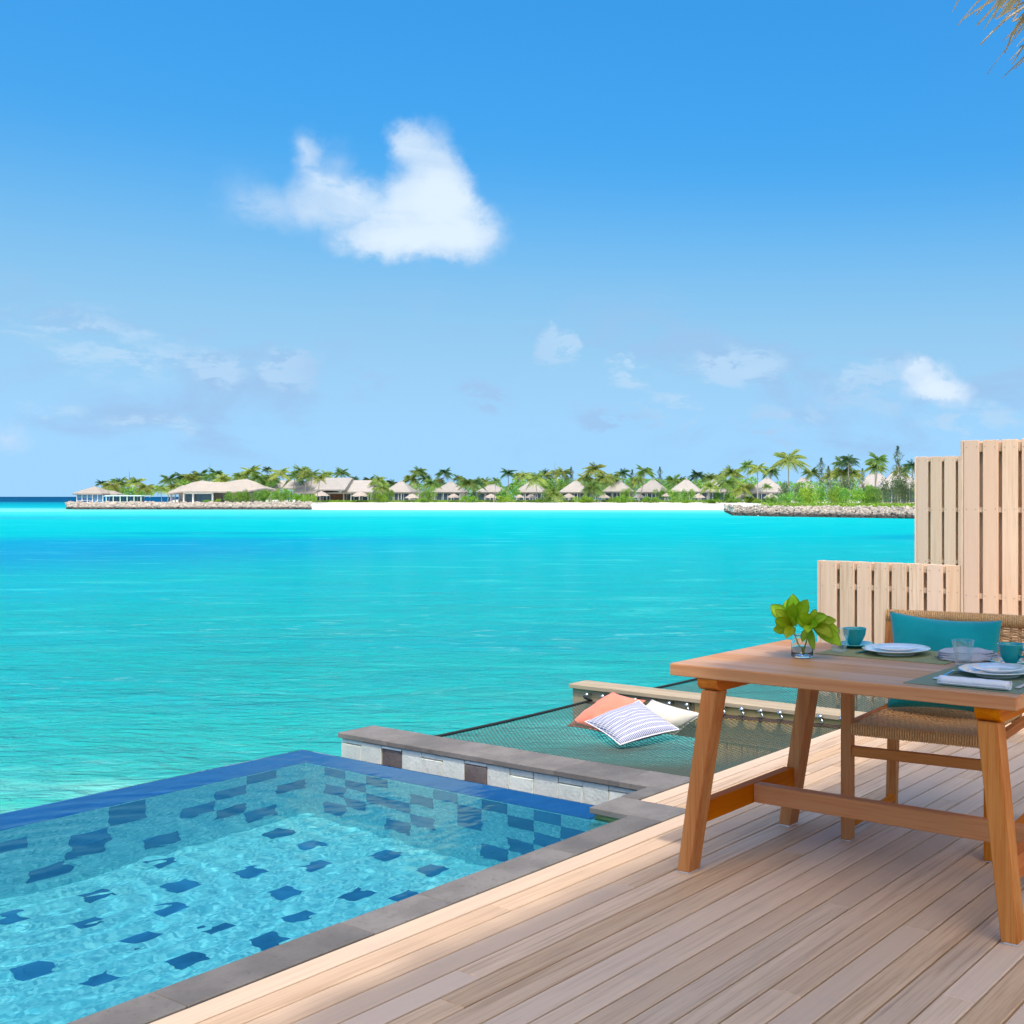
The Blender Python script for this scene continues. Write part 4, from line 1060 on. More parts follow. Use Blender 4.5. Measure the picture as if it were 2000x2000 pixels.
def hut(px, v, wpx, ytop, yeave, label, ridge=.10, tm=None):
    s = v / 2201; wd = wpx * s; h = (yeave - ytop) * s; ze = HZ(yeave, v)
    root = thing('beach_villa', label, 'villa', tuple(AT(px, v, LAND)), HEAD, group='thatched beach villas')
    tm = tm or M_thatch
    rf = link('roof', roof_mesh(wd, wd * .85, h, ridge), tm, root); rf.location = (0, 0, ze - LAND)
    b = bmesh.new(); bmesh.ops.create_cone(b, cap_ends=True, segments=8, radius1=.35, radius2=.12, depth=.4, matrix=Matrix.Translation((0, 0, h + .1))); link('roof_cap', b, tm, rf)
    H_ = ze - LAND - .1; hw = wd * .40; hd = wd * .34
    box('wall', -hw, hw, -hd + .1, hd, .02, H_, M_wallgrey, root)
    n = 4; g_ = 2 * hw / n
    for i in range(n):
        d_ = box('glass_door', -hw + i * g_ + .12, -hw + (i + 1) * g_ - .12, -hd + .02, -hd + .09, .15, H_ - .35, M_glassdark, root)
        if i in (1, 2): box('frame', -hw + i * g_ + .06, -hw + i * g_ + .115, -hd - .02, -hd + .085, .1, H_ - .3, M_white, d_)
    for x_ in (-hw - .25, -hw * .33, hw * .33, hw + .25): box('post', x_ - .09, x_ + .09, -wd * .40, -wd * .40 + .18, .02, H_ + .1, M_wallgrey, root)
    box('terrace', -hw - .5, hw + .5, -wd * .46, -hd, .0, .18, M_cap, root)
    return root
V = 296
H2 = lambda x: 600 + x * .3106
H3 = lambda x: 1200 + x * .3106
Yz = lambda y: 860 + y * .3106
huts = [
 (H2(592), V, 52, Yz(257), Yz(325), 'first thatched villa right of the gabled building, blue glass front'),
 (H2(903), V, 57, Yz(262), Yz(325), 'second beach villa from the left, one parasol in front of it'),
 (H2(1165), V, 54, Yz(276), Yz(325), 'third beach villa from the left, mostly behind palms'),
 (H2(1412), V, 56, Yz(256), Yz(325), 'fourth beach villa from the left, slim palm before its roof'),
 (H2(1690), V, 57, Yz(254), Yz(325), 'fifth beach villa from the left, bushes on its right'),
 (H3(25), V, 56, Yz(250), Yz(322), 'sixth beach villa from the left, hidden partly by a bright bush'),
 (H3(243), V, 62, Yz(248), Yz(324), 'seventh beach villa from the left, slim palm in front of its middle'),
 (H3(452), V, 62, Yz(247), Yz(322), 'eighth beach villa from the left, round green bush before it'),
 (H3(622), V, 54, Yz(250), Yz(322), 'ninth beach villa from the left, behind leaning palms'),
 (H3(960), 262, 76, Yz(238), Yz(325), 'largest beach villa, grey roof just left of the big hedge'),
]
for a in huts: hut(*a)
hut(H2(668), 330, 28, Yz(264), Yz(312), 'small roof behind the right side of the first beach villa')
hut(H2(800), 335, 28, Yz(285), Yz(322), 'low roof just behind the left edge of the second beach villa')
hut(H3(745), 320, 36, Yz(262), Yz(320), 'pale roof between the ninth and the largest beach villa')
hut(H3(1190), 300, 44, Yz(236), Yz(300), 'roof behind the left end of the big hedge', .3)
hut(H3(1640), 262, 66, Yz(208), Yz(290), 'roof above the big hedge, left of the pale hipped one', .35)
hut(H3(1790), 255, 84, Yz(200), Yz(300), 'pale hipped roof above the hedge beside the wooden fence', .3)

# gabled main building and restaurant
def gable(root, x0, x1, ze, zr, d0, d1, tm, hip=.0):
    bm = bmesh.new(); ym = (d0 + d1) / 2
    a = [bm.verts.new(p) for p in ((x0, d0, ze), (x1, d0, ze), (x1, d1, ze), (x0, d1, ze), (x0 + hip, ym, zr), (x1 - hip, ym, zr))]
    for f in ((0, 1, 5, 4), (2, 3, 4, 5), (1, 2, 5), (3, 0, 4)): bm.faces.new([a[i] for i in f])
    lo = [bm.verts.new((v.co.x, v.co.y, v.co.z - .3)) for v in a[:4]]
    for k in range(4): bm.faces.new((lo[k], lo[(k + 1) % 4], a[(k + 1) % 4], a[k]))
    bm.faces.new(lo[::-1]); return link('roof', bm, tm, root)
mb_ = thing('main_building', 'long building with silver gabled thatch roofs and red brown doors at the beach', 'building', tuple(AT(632, 292, LAND)), HEAD)
s = 292 / 2201
X = lambda px: (px - 632) * s
Zb = lambda y: HZ(Yz(y), 292) - LAND
gable(mb_, X(533), X(586), Zb(300), Zb(250), -1, 7, M_thatch, .5)
gable(mb_, X(582), X(640), Zb(327), Zb(240), -3, 8, M_thatch, 1.5)
gable(mb_, X(628), X(687), Zb(310), Zb(235), -4.5, 7, M_thatch, .3)
gable(mb_, X(676), X(736), Zb(323), Zb(250), -3, 7, M_thatch, 1.2)
box('wall', X(585), X(728), -.5, 5.0, 0, Zb(325) - .1, M_white, mb_)
for i in range(4): box('door', X(647) + i * 1.06, X(647) + i * 1.06 + 1.0, -.62, -.52, .05, Zb(337), M_door, mb_)
for i, (a, b) in enumerate(((590, 600), (602, 616), (618, 632), (634, 645), (680, 692), (694, 708), (710, 724))): box('window', X(a), X(b), -.62, -.52, .05, Zb(338), M_glassdark, mb_)
for a in (588, 601, 617, 633, 646, 679, 693, 709, 726): box('post', X(a) - .1, X(a) + .1, -2.6, -2.4, 0, Zb(328), M_wallgrey, mb_)
rs = thing('restaurant', 'long low restaurant under sandy double humped thatch on the left spit', 'building', tuple(AT(425, 268, LAND)), HEAD)
s2 = 268 / 2201; X = lambda px: (px - 425) * s2; Zb = lambda y: HZ(Yz(y), 268) - LAND
bm = bmesh.new(); prof = [(348, 332, 300), (372, 322, 268), (395, 320, 252), (415, 321, 262), (440, 322, 264), (462, 322, 250), (482, 322, 243), (500, 318, 262), (518, 310, 300)]
rows_ = []
for (px, ye, yt) in prof:
    r_ = []
    for (q, yo) in ((0, -4.5), (.35, -3.1), (.7, -1.5), (1, 0), (.7, 2.5), (0, 7)):
        z = Zb(ye) + (Zb(yt) - Zb(ye)) * q; r_.append(bm.verts.new((X(px), yo, z)))
    rows_.append(r_)
for A_, B_ in zip(rows_, rows_[1:]):
    for k in range(5): bm.faces.new((A_[k], B_[k], B_[k + 1], A_[k + 1]))
for A_ in (rows_[0], rows_[-1]): bm.faces.new(A_ if A_ is rows_[0] else A_[::-1])
g = bmesh.ops.extrude_face_region(bm, geom=bm.faces[:])
for v in g['geom']:
    if isinstance(v, bmesh.types.BMVert): v.co.z -= .3
bmesh.ops.recalc_face_normals(bm, faces=bm.faces[:])
link('roof', bm, M_thatch_b, rs)
gable(rs, X(334), X(376), Zb(332), Zb(282), -2, 4, M_thatch_b, 2.2)
for i, px in enumerate((341, 349, 357, 366)): box('post', X(px) - .1, X(px) + .1, -1.6, -1.4, 0, Zb(332), M_wallgrey, rs)
box('wall', X(373), X(431), -3.4, -3.2, Zb(337), Zb(321), M_white, rs)
for px in (374, 392, 429.5): box('post', X(px) - .16, X(px) + .16, -3.5, -3.205, 0, Zb(337), M_white, rs)
for a, b in ((376, 384), (384.5, 391), (394, 405), (405.5, 417), (417.5, 428)): box('window', X(a), X(b), -2.9, -2.8, .05, Zb(338), M_glassdark, rs)
box('back_wall', X(342), X(510), 2.0, 2.2, 0, Zb(330), M_wallgrey, rs)
pv = thing('pavilion', 'small square pavilion with blue glass at the tip of the left spit', 'pavilion', tuple(AT(187, 270, LAND)), HEAD)
s3 = 270 / 2201; Zb = lambda y: HZ(Yz(y), 270) - LAND
rf = link('roof', roof_mesh(58 * s3, 48 * s3, Zb(290) - Zb(335), .06), M_thatch_b, pv); rf.location = (-.2, 0, Zb(335))
rf2 = link('roof', roof_mesh(34 * s3, 26 * s3, .9, .2), M_thatch_b, pv); rf2.location = (2.9, 1.6, Zb(340))
box('terrace', -3.6, 3.6, -2.6, 2.4, 0, .12, M_white, pv)
for i in range(6):
    x_ = -3.1 + i * 1.24
    box('post', x_ - .06, x_ + .06, -2.3, -2.18, .12, Zb(335), M_white, pv)
    if i < 5: box('window', x_ + .08, x_ + 1.16, -2.26, -2.22, .12 + (.9 if i < 3 else 0), Zb(340), M_glassblue, pv)
box('railing', -3.1, .6, -2.29, -2.25, .55, .62, M_white, pv)
pb = thing('pool_bar', 'flat roofed low bar with mint edge and dark glass beside the pavilion', 'bar', tuple(AT(250, 268, LAND)), HEAD)
box('roof', -4.3, 4.3, -2.0, 2.0, Zb(351), Zb(345), M_mint, pb)
for i in range(6):
    x_ = -4.1 + i * 1.64; box('post', x_ - .07, x_ + .07, -1.8, -1.66, 0, Zb(351), M_mint, pb)
    if i < 5: box('window', x_ + .1, x_ + 1.54, -.4, -.3, .05, Zb(352), M_glassdark, pb)
box('counter', -4.0, 4.0, -1.2, -.9, 0, .35, M_wallgrey, pb)
# thatched parasols
def par_mesh(kind_seed):
    rr = random.Random(kind_seed); bm = bmesh.new(); n = 16; rings = []
    for t_, r in ((0, 1.0), (.28, .80), (.55, .56), (.8, .28), (1, .04)):
        rings.append([bm.verts.new((r * math.cos(k * 2 * math.pi / n), r * math.sin(k * 2 * math.pi / n), t_ * .62 + (rr.uniform(-.07, .03) if t_ == 0 else 0))) for k in range(n)])
    for A_, B_ in zip(rings, rings[1:]):
        for k in range(n): bm.faces.new((A_[k], A_[(k + 1) % n], B_[(k + 1) % n], B_[k]))
    bm.faces.new(rings[-1]); me = bpy.data.meshes.new('parasol_canopy'); bm.to_mesh(me); bm.free(); me.materials.append(M_thatch_b); return me
parm = par_mesh(1)
bm = bmesh.new(); tube(bm, [(0, 0, 0), (0, 0, 1)], .05, 8); polem = bpy.data.meshes.new('parasol_pole'); bm.to_mesh(polem); bm.free(); polem.materials.append(M_wallgrey)
def parasol(px, v, rpx, yt, label):
    s = v / 2201; root = thing('thatched_parasol', label, 'parasol', tuple(AT(px, v, LAND)), group='thatched parasols on the beach')
    zt = HZ(yt, v) - LAND; r = rpx * s
    c = bpy.data.objects.new('canopy', parm); COL.objects.link(c); c.parent = root; c.scale = (r, r, r * .95); c.location = (0, 0, zt - r * .6)
    p = bpy.data.objects.new('pole', polem); COL.objects.link(p); p.parent = root; p.scale = (1, 1, zt - .2)
for a in [(H2(88), 284, 16, Yz(318), 'parasol before the left windows of the gabled building'), (H2(333), 284, 17, Yz(318), 'parasol before the right windows of the gabled building'),
          (H2(660), 285, 14, Yz(335), 'parasol on the right of the first beach villa'), (H2(921), 285, 13, Yz(334), 'parasol in front of the second beach villa'),
          (H2(1155), 285, 13, Yz(335), 'parasol in front of the third beach villa'), (H2(1335), 285, 10, Yz(340), 'small tan parasol left of the fourth beach villa'),
          (H2(1408), 285, 12, Yz(338), 'parasol in front of the fourth beach villa'), (H2(1645), 285, 14, Yz(332), 'parasol left of the fifth beach villa front'),
          (H2(1868), 285, 13, Yz(337), 'parasol left of the sixth beach villa'), (H3(155), 285, 13, Yz(335), 'grey parasol left of the seventh beach villa'),
          (H3(330), 283, 11, Yz(330), 'parasol between the seventh and eighth beach villas'), (H3(528), 282, 14, Yz(333), 'parasol between the eighth and ninth beach villas'),
          (H3(805), 262, 15, Yz(335), 'parasol left of the largest beach villa'), (H3(985), 240, 16, Yz(332), 'tan parasol half hidden by bushes before the largest villa')]:
    parasol(*a)

# ------------------------------------------------------------------ trees
def palm_crown(seed, nf=22, up=.5, bare=False):
    rr = random.Random(seed); vs = []; fs = []
    for f_ in range(nf):
        az = f_ * 2.399 + rr.uniform(-.3, .3); el = rr.uniform(-.35, 1.15) * (1 if rr.random() < .9 else .4) ; L = rr.uniform(.8, 1.15); dr = rr.uniform(.55, 1.1)
        n = 9; spine = []
        for i in range(n + 1):
            t_ = i / n; r = L * t_ * math.cos(el * (1 - .2 * t_)); z = L * t_ * math.sin(el) - dr * L * t_ * t_ * .6
            spine.append(Vector((r * math.cos(az), r * math.sin(az), z)))
        side = Vector((-math.sin(az), math.cos(az), 0))
        for i in range(1, n + 1):
            a, b = spine[i - 1], spine[i]; t_ = (i - .5) / n; w_ = .27 * math.sin(math.pi * min(.97, t_ * .85 + .13)) ; d = (b - a)
            for sd in (-1, 1):
                for q in (0, .5):
                    p0 = a + d * q; p1 = a + d * (q + .36); tip = p0 + d * 1.1 + side * sd * w_ * rr.uniform(.75, 1.15) + Vector((0, 0, -w_ * rr.uniform(.3, .9)))
                    k = len(vs); vs.extend([tuple(p0), tuple(p1), tuple(tip)]); fs.append((k, k + 1, k + 2))
        k = len(vs); c0_ = Vector((0, 0, .012))
        vs.extend([tuple(spine[0] + side * .015), tuple(spine[0] - side * .015), tuple(spine[5] + c0_), tuple(spine[9])]); fs.append((k, k + 1, k + 2)); fs.append((k, k + 2, k + 3))
    if bare:
        k = len(vs); vs.extend([(-.035, 0, 0), (.035, 0, 0), (0, .0, 1.25)]); fs.append((k, k + 1, k + 2)); vs.extend([(0, -.03, 0), (0, .03, 0), (0, .0, 1.25)]); fs.append((k + 3, k + 4, k + 5))
    return pyd(vs, fs)
def crownset(m):
    out = []
    for sd in range(4):
        me = palm_crown(sd * 11 + 3, 30 + 3 * sd); me.materials.append(m); out.append(me)
    me = palm_crown(99, 15, bare=True); me.materials.append(m); out.append(me); return out
CR = {'y': crownset(M_palm_y), 'g': crownset(M_palm_g), 'd': crownset(M_palm_d)}
def trunkm(lean):
    bm = bmesh.new(); tube(bm, [(-lean * (1 - t_) ** 1.6, 0, t_) for t_ in (0, .2, .4, .6, .8, 1.0)], [.021, .016, .014, .0125, .012, .013], 7); me = bpy.data.meshes.new('trunk'); bm.to_mesh(me); bm.free(); me.materials.append(M_trunk); return me
TR = [trunkm(x) for x in (0, .12, -.12, .25)]
TREE_I = 0
PALM_NAMES = {'y': 'yellowish palm', 'g': 'green palm', 'd': 'dark green palm'}
def palm(px, py, rpx, v, tone, label, kind=None, lean=0):
    global TREE_I
    TREE_I += 1; s = v / 2201; r = rpx * s; zc_ = HZ(py, v); k = kind if kind is not None else TREE_I % 4
    root = thing('palm_tree', label, 'palm tree', tuple(AT(px, v, LAND)), group='coconut palms of the island')
    c = bpy.data.objects.new('crown', CR[tone][k]); COL.objects.link(c); c.parent = root; c.location = (0, 0, zc_ - LAND); c.scale = (r, r, r * 1.05); c.rotation_euler = (0, 0, TREE_I * 1.7)
    t_ = bpy.data.objects.new('trunk', TR[lean]); COL.objects.link(t_); t_.parent = root; h = zc_ - LAND; t_.scale = (min(h, 9) * 1.0, min(h, 9), h)
    return root
X1 = lambda x: 100 + x * .3106
P1 = [  # zoom x, zoom y, radius (zoom px), depth, tone, kind, text
 (318, 268, 32, 285, 'd', None, 'small dark palm just right of the pavilion roof'), (375, 285, 50, 282, 'y', None, 'bushy yellow palm between pavilion and pool bar'), (430, 262, 52, 288, 'g', None, 'green palm above the left half of the pool bar'),
 (492, 255, 46, 290, 'y', 4, 'thin palm with a tall bare spike above the pool bar'), (540, 262, 50, 285, 'y', None, 'ragged yellow palm right of the tall spike'), (592, 295, 48, 280, 'y', None, 'drooping palm at the right end of the pool bar'),
 (690, 300, 46, 278, 'y', None, 'slim yellow palm left of the restaurant roof'), (742, 245, 52, 290, 'g', None, 'palm over the left end of the restaurant'), (765, 292, 46, 285, 'y', None, 'low palm touching the restaurant roof on its left'),
 (822, 228, 42, 300, 'd', None, 'dark palm behind the left slope of the restaurant roof'), (888, 232, 60, 295, 'y', None, 'broad yellow palm behind the first hump of the restaurant'), (936, 220, 52, 300, 'd', None, 'dark palm left of the second bare spike'),
 (998, 222, 52, 292, 'g', 4, 'palm with a bare spike behind the middle of the restaurant'), (1040, 208, 50, 298, 'g', None, 'thin crowned palm right of the middle spike'), (1082, 238, 52, 290, 'y', None, 'yellow palm between the two humps of the restaurant'),
 (1192, 228, 50, 290, 'y', None, 'short fronded palm left of the second hump'), (1256, 195, 62, 292, 'y', None, 'tall full palm above the second hump'), (1300, 238, 56, 288, 'g', None, 'wide palm right of the second hump'),
 (1356, 178, 26, 320, 'd', None, 'small dark palm head left of the hedge palms'), (1385, 240, 50, 290, 'g', None, 'green palm at the left of the gabled roofs'), (1438, 208, 58, 285, 'y', None, 'large yellow palm over the long hedge'),
 (1532, 225, 56, 288, 'g', 4, 'palm with the tallest bare spike near the gabled roofs'), (1570, 190, 56, 292, 'g', None, 'open crowned palm right of the tallest spike'), (1604, 210, 44, 288, 'y', None, 'golden palm in front of the left gable'),
 (1640, 216, 52, 272, 'g', None, 'leaning palm in front of the gabled building'), (1688, 236, 36, 270, 'y', None, 'small leaning palm touching the central gable'), (1728, 212, 42, 305, 'y', None, 'palm rising behind the central gable'), (1825, 203, 46, 305, 'g', None, 'lone green palm behind the right of the central gable')]
P2 = [(298, 240, 26, 320, 'd', None, 'tiny dark palm behind the right gabled roof'), (395, 248, 38, 305, 'd', None, 'dark palm at the right end of the gabled roof'), (448, 245, 46, 292, 'y', None, 'golden palm cluster between gables and first villa'), (470, 300, 50, 285, 'y', None, 'low yellow palm beside the first villa'),
 (532, 268, 38, 298, 'd', None, 'dark palm just left of the first villa roof'), (655, 238, 46, 300, 'y', None, 'yellow palm behind the first villa roof'), (700, 195, 50, 300, 'g', None, 'tall palm right of the first villa'), (740, 240, 40, 295, 'd', None, 'dark palm between first and second villas'), (782, 270, 52, 288, 'g', None, 'dense palm left of the second villa roof'),
 (862, 200, 44, 305, 'd', None, 'tall dark palm above the second villa'), (830, 250, 34, 308, 'y', None, 'small yellow palm behind the second villa roof'), (948, 238, 34, 308, 'g', None, 'small palm above the right slope of the second villa'), (1010, 268, 60, 282, 'g', None, 'big palm right of the second villa, on a leaning trunk'), (1058, 262, 50, 288, 'd', None, 'dark palm behind the big one right of the second villa'),
 (1120, 258, 44, 302, 'y', None, 'yellow palm left of the third villa roof'), (1185, 258, 36, 280, 'g', None, 'slim palm standing before the third villa'), (1265, 205, 46, 305, 'd', None, 'dark tufted palm right of the third villa'), (1352, 222, 50, 300, 'y', None, 'brownish palm between third and fourth villas'), (1438, 232, 62, 280, 'y', None, 'golden palm spreading over the fourth villa roof'),
 (1490, 215, 48, 303, 'g', None, 'palm behind the right slope of the fourth villa'), (1558, 205, 50, 300, 'y', 4, 'half bare palm with spike right of the fourth villa'), (1606, 200, 50, 305, 'y', None, 'thin yellow palm near the casuarinas'), (1548, 325, 56, 276, 'y', None, 'low young palm between the fourth and fifth villas'),
 (1748, 238, 52, 298, 'y', None, 'yellow palm behind the fifth villa'), (1812, 180, 64, 295, 'y', None, 'tall full yellow palm right of the fifth villa'), (1862, 235, 64, 288, 'y', None, 'broad palm below the tall one right of the fifth villa'), (1795, 290, 56, 280, 'g', None, 'low green palm hiding the right side of the fifth villa'), (1925, 235, 46, 295, 'y', None, 'palm behind the left of the sixth villa')]
P3 = [(52, 205, 46, 300, 'd', None, 'dark palm above the sixth villa'), (190, 192, 56, 282, 'g', None, 'slender tall palm before the seventh villa'), (150, 245, 44, 300, 'y', None, 'low yellow palm behind the seventh villa'), (370, 250, 52, 300, 'g', None, 'palm between the seventh and eighth villas'), (415, 255, 44, 303, 'g', None, 'small green palm behind the eighth villa roof'),
 (522, 215, 46, 300, 'd', None, 'dark palm right of the eighth villa roof'), (598, 228, 44, 300, 'g', None, 'palm behind the ninth villa'), (605, 290, 56, 270, 'y', None, 'umbrella shaped palm before the ninth villa'), (650, 230, 44, 305, 'y', None, 'pale palm above the ninth villa roof'), (735, 205, 70, 282, 'y', None, 'large golden palm right of the ninth villa'),
 (712, 262, 62, 272, 'g', None, 'leaning green palm right of the ninth villa'), (842, 160, 54, 290, 'g', None, 'tall palm left of the largest villa'), (900, 178, 58, 255, 'y', None, 'tall slim palm before the largest villa'), (985, 195, 50, 300, 'd', None, 'dark palm above the largest villa roof'), (815, 295, 64, 258, 'y', None, 'low spreading palm left of the largest villa'), (958, 290, 30, 240, 'g', None, 'small grey green palm in front of the largest villa roof'),
 (1095, 118, 100, 215, 'y', None, 'tallest palm of all, wide upswept crown left of the hedge'), (1240, 200, 50, 230, 'g', None, 'palm behind the left part of the big hedge'), (1355, 212, 52, 235, 'y', None, 'yellow palm behind the middle of the big hedge'), (1428, 140, 54, 225, 'g', None, 'left of two tall palms over the big hedge'), (1472, 122, 56, 222, 'd', None, 'right of two tall palms over the big hedge'), (1440, 200, 66, 225, 'y', None, 'shaggy yellow palm below the two tall ones'),
 (1500, 205, 56, 224, 'y', None, 'drooping yellow palm right of the two tall ones'), (1655, 122, 64, 222, 'g', None, 'tall dark tipped palm left of the pale hipped roof'), (1640, 165, 64, 224, 'y', None, 'hanging yellow fronds palm left of the pale hipped roof'), (1805, 185, 54, 226, 'y', None, 'low yellow palm before the pale hipped roof'), (1872, 155, 56, 222, 'd', None, 'dark palm peeping out beside the fence')]
for lst, fx in ((P1, X1), (P2, H2), (P3, H3)):
    for i, (x_, y_, r_, v_, tn, kd, tx) in enumerate(lst): palm(fx(x_), Yz(y_), r_ * .3106 * 1.35, v_, tn, tx, kd, (i * 7) % 4 if 'lean' not in tx else 3)

def leafcloud(seed, n, w_, h_, d_=None, leaf=.05, wisp=0.0, base=0.0):
    """unit bush: leaf clumps through a lumpy volume, w x h x d"""
    rr = random.Random(seed); d_ = d_ or w_; vs = []; fs = []
    lumps_ = [(rr.uniform(-.75, .75) * w_, rr.uniform(-.5, .5) * d_, rr.uniform(.25, .78) * h_, rr.uniform(.22, .42)) for _ in range(9)] + [(0, 0, .4 * h_, .5)]
    for k in range(n):
        lx, ly, lz, lr = lumps_[rr.randrange(len(lumps_))]
        th = rr.uniform(0, 6.283); ph = math.acos(rr.uniform(-1, 1)); r = lr * rr.uniform(.65, 1.05)
        p = Vector((lx + r * math.sin(ph) * math.cos(th) * w_, ly + r * math.sin(ph) * math.sin(th) * d_, lz + r * math.cos(ph) * h_))
        if p.z < 0: p.z = -p.z * .3
        p.z += wisp * rr.random() ** 3
        nrm = Vector((math.sin(ph) * math.cos(th), math.sin(ph) * math.sin(th), math.cos(ph) + .4)).normalized(); nrm = (nrm + Vector((rr.gauss(0, .5), rr.gauss(0, .5), rr.gauss(0, .5)))).normalized()
        a = nrm.orthogonal().normalized(); b = nrm.cross(a); ang = rr.uniform(0, 6.3); a, b = a * math.cos(ang) + b * math.sin(ang), b * math.cos(ang) - a * math.sin(ang)
        s = leaf * rr.uniform(.6, 1.5); q = len(vs)
        vs.extend([tuple(p - a * s), tuple(p + b * s * .5), tuple(p + a * s), tuple(p - b * s * .5)]); fs.append((q, q + 1, q + 2, q + 3))
    return pyd(vs, fs)
BM = {}
for key, m, lf in (('b', M_bush_b, .06), ('m', M_bush_m, .05), ('d', M_bush_d, .035)):
    BM[key] = []
    for sd in range(3):
        me = leafcloud(sd * 5 + 1, 1500 if key != 'd' else 2200, 1.0, 1.0, .8, lf, .25 if key == 'd' else 0); me.materials.append(m); BM[key].append(me)
BN = 0
def bush(px, wpx, yt, yb, v, tone, label, cat='bush', name='bush', group='bushes along the shore'):
    global BN
    BN += 1; s = v / 2201; zb_ = HZ(yb, v); h = (yb - yt) * s
    o = bpy.data.objects.new(name, BM[tone][BN % 3]); COL.objects.link(o); o.location = AT(px, v, zb_); o.rotation_euler = (0, 0, HEAD + (math.pi if BN % 2 else 0)); o.scale = (wpx * s / 2 / 1.02, min(wpx, 40) * s / 2, h / 1.05)
    props(o, label, cat, group); return o
hd = [(X1(1150), 40, Yz(312), 'leftmost shrub of the long hedge beside the restaurant'), (X1(1225), 44, Yz(306), 'second shrub of the long hedge beside the restaurant'), (X1(1305), 44, Yz(305), 'third shrub of the long hedge beside the restaurant'), (X1(1385), 44, Yz(303), 'fourth shrub of the long hedge beside the restaurant'), (X1(1465), 44, Yz(300), 'fifth shrub of the long hedge beside the restaurant')]
for (p, wp, yt, tx) in hd: bush(p, wp, yt, Yz(392), 259, 'm', tx, 'hedge')
for a in [(X1(1575), 36, Yz(330), Yz(405), 257, 'b', 'bright shrub sloping to the end of the left breakwater'), (X1(1630), 26, Yz(345), Yz(395), 262, 'm', 'dark shrub where the left breakwater meets the sand'), (X1(985), 22, Yz(372), Yz(392), 258, 'b', 'tiny round shrub before the restaurant windows'), (X1(1045), 14, Yz(366), Yz(392), 258, 'b', 'small round shrub left of the long hedge'),
          (H2(20), 26, Yz(330), Yz(392), 268, 'b', 'yellow green shrub at the left end of the beach'), (H2(425), 28, Yz(310), Yz(388), 280, 'm', 'leafy shrub at the right end of the gabled building'), (H2(480), 30, Yz(335), Yz(390), 280, 'b', 'bright low shrub left of the first villa'),
          (H2(515), 22, Yz(300), Yz(386), 284, 'm', 'tall shrub touching the first villa'), (H2(757), 36, Yz(304), Yz(386), 282, 'm', 'round dark green bush between first and second villas'), (H2(718), 24, Yz(362), Yz(391), 278, 'b', 'low yellow bush below the round dark one'), (H2(1018), 34, Yz(345), Yz(390), 279, 'b', 'bright bush right of the second villa'), (H2(1050), 34, Yz(310), Yz(380), 286, 'd', 'dull tall bush right of the second villa'),
          (H2(1245), 36, Yz(345), Yz(390), 279, 'b', 'bright bush right of the third villa'), (H2(1270), 50, Yz(295), Yz(375), 288, 'm', 'dark bush between third and fourth villas'), (H2(1470), 26, Yz(362), Yz(391), 278, 'b', 'low yellow bush below the fourth villa'), (H2(1500), 34, Yz(300), Yz(388), 284, 'm', 'green bush right of the fourth villa'), (H2(1560), 60, Yz(245), Yz(340), 300, 'm', 'mass of green behind the fourth and fifth villas'),
          (H2(1740), 44, Yz(345), Yz(394), 278, 'b', 'bright bush below the fifth villa'), (H2(1800), 40, Yz(285), Yz(375), 286, 'd', 'dull bush right of the fifth villa'), (H2(1925), 20, Yz(350), Yz(393), 278, 'b', 'small bright bush left of the sixth villa'), (H3(55), 36, Yz(340), Yz(396), 276, 'b', 'bright bush in front of the sixth villa'), (H3(60), 30, Yz(295), Yz(370), 284, 'm', 'green bush beside the sixth villa wall'),
          (H3(235), 38, Yz(348), Yz(398), 274, 'b', 'bright bush below the seventh villa'), (H3(300), 34, Yz(292), Yz(365), 288, 'm', 'green bush right of the seventh villa'), (H3(395), 38, Yz(303), Yz(397), 274, 'm', 'round green bush before the eighth villa'), (H3(460), 32, Yz(295), Yz(394), 276, 'm', 'taller bush beside the round one at the eighth villa'), (H3(450), 24, Yz(362), Yz(400), 272, 'b', 'low yellow bush at the sand below the eighth villa'),
          (H3(590), 44, Yz(365), Yz(400), 270, 'b', 'low bright bush below the ninth villa'), (H3(680), 40, Yz(320), Yz(396), 272, 'm', 'green bush between the ninth and largest villas'), (H3(720), 50, Yz(368), Yz(400), 266, 'b', 'low bright bush right of the ninth villa'), (H3(870), 40, Yz(350), Yz(402), 258, 'b', 'bright bush below the largest villa'), (H3(930), 40, Yz(360), Yz(408), 240, 'b', 'yellow green bush at the end of the sand'),
          (H3(1000), 44, Yz(335), Yz(412), 215, 'm', 'shrub at the left tip of the big hedge')]: bush(*a)
big_h = [(1060, 44, 320, 'm', 200), (1125, 60, 262, 'd', 205), (1170, 56, 300, 'm', 192), (1255, 60, 285, 'b', 186), (1340, 60, 268, 'm', 182), (1425, 60, 290, 'b', 179), (1400, 70, 235, 'd', 200), (1500, 62, 285, 'm', 176), (1590, 60, 272, 'b', 173), (1670, 56, 275, 'm', 171), (1740, 60, 235, 'd', 168), (1820, 64, 205, 'd', 165), (1900, 66, 240, 'd', 164), (1990, 70, 250, 'm', 160), (2090, 70, 260, 'm', 155)]
ordn = ['first', 'second', 'third', 'fourth', 'fifth', 'sixth', 'seventh', 'eighth', 'ninth', 'tenth', 'eleventh', 'twelfth', 'thirteenth', 'fourteenth', 'fifteenth']
for k, (x_, wp, yt, tn, v_) in enumerate(big_h): bush(H3(x_), wp, Yz(yt), Yz(416) - (0), v_, tn, f'{ordn[k]} shrub from the left of the big hedge above the right breakwater', 'hedge')
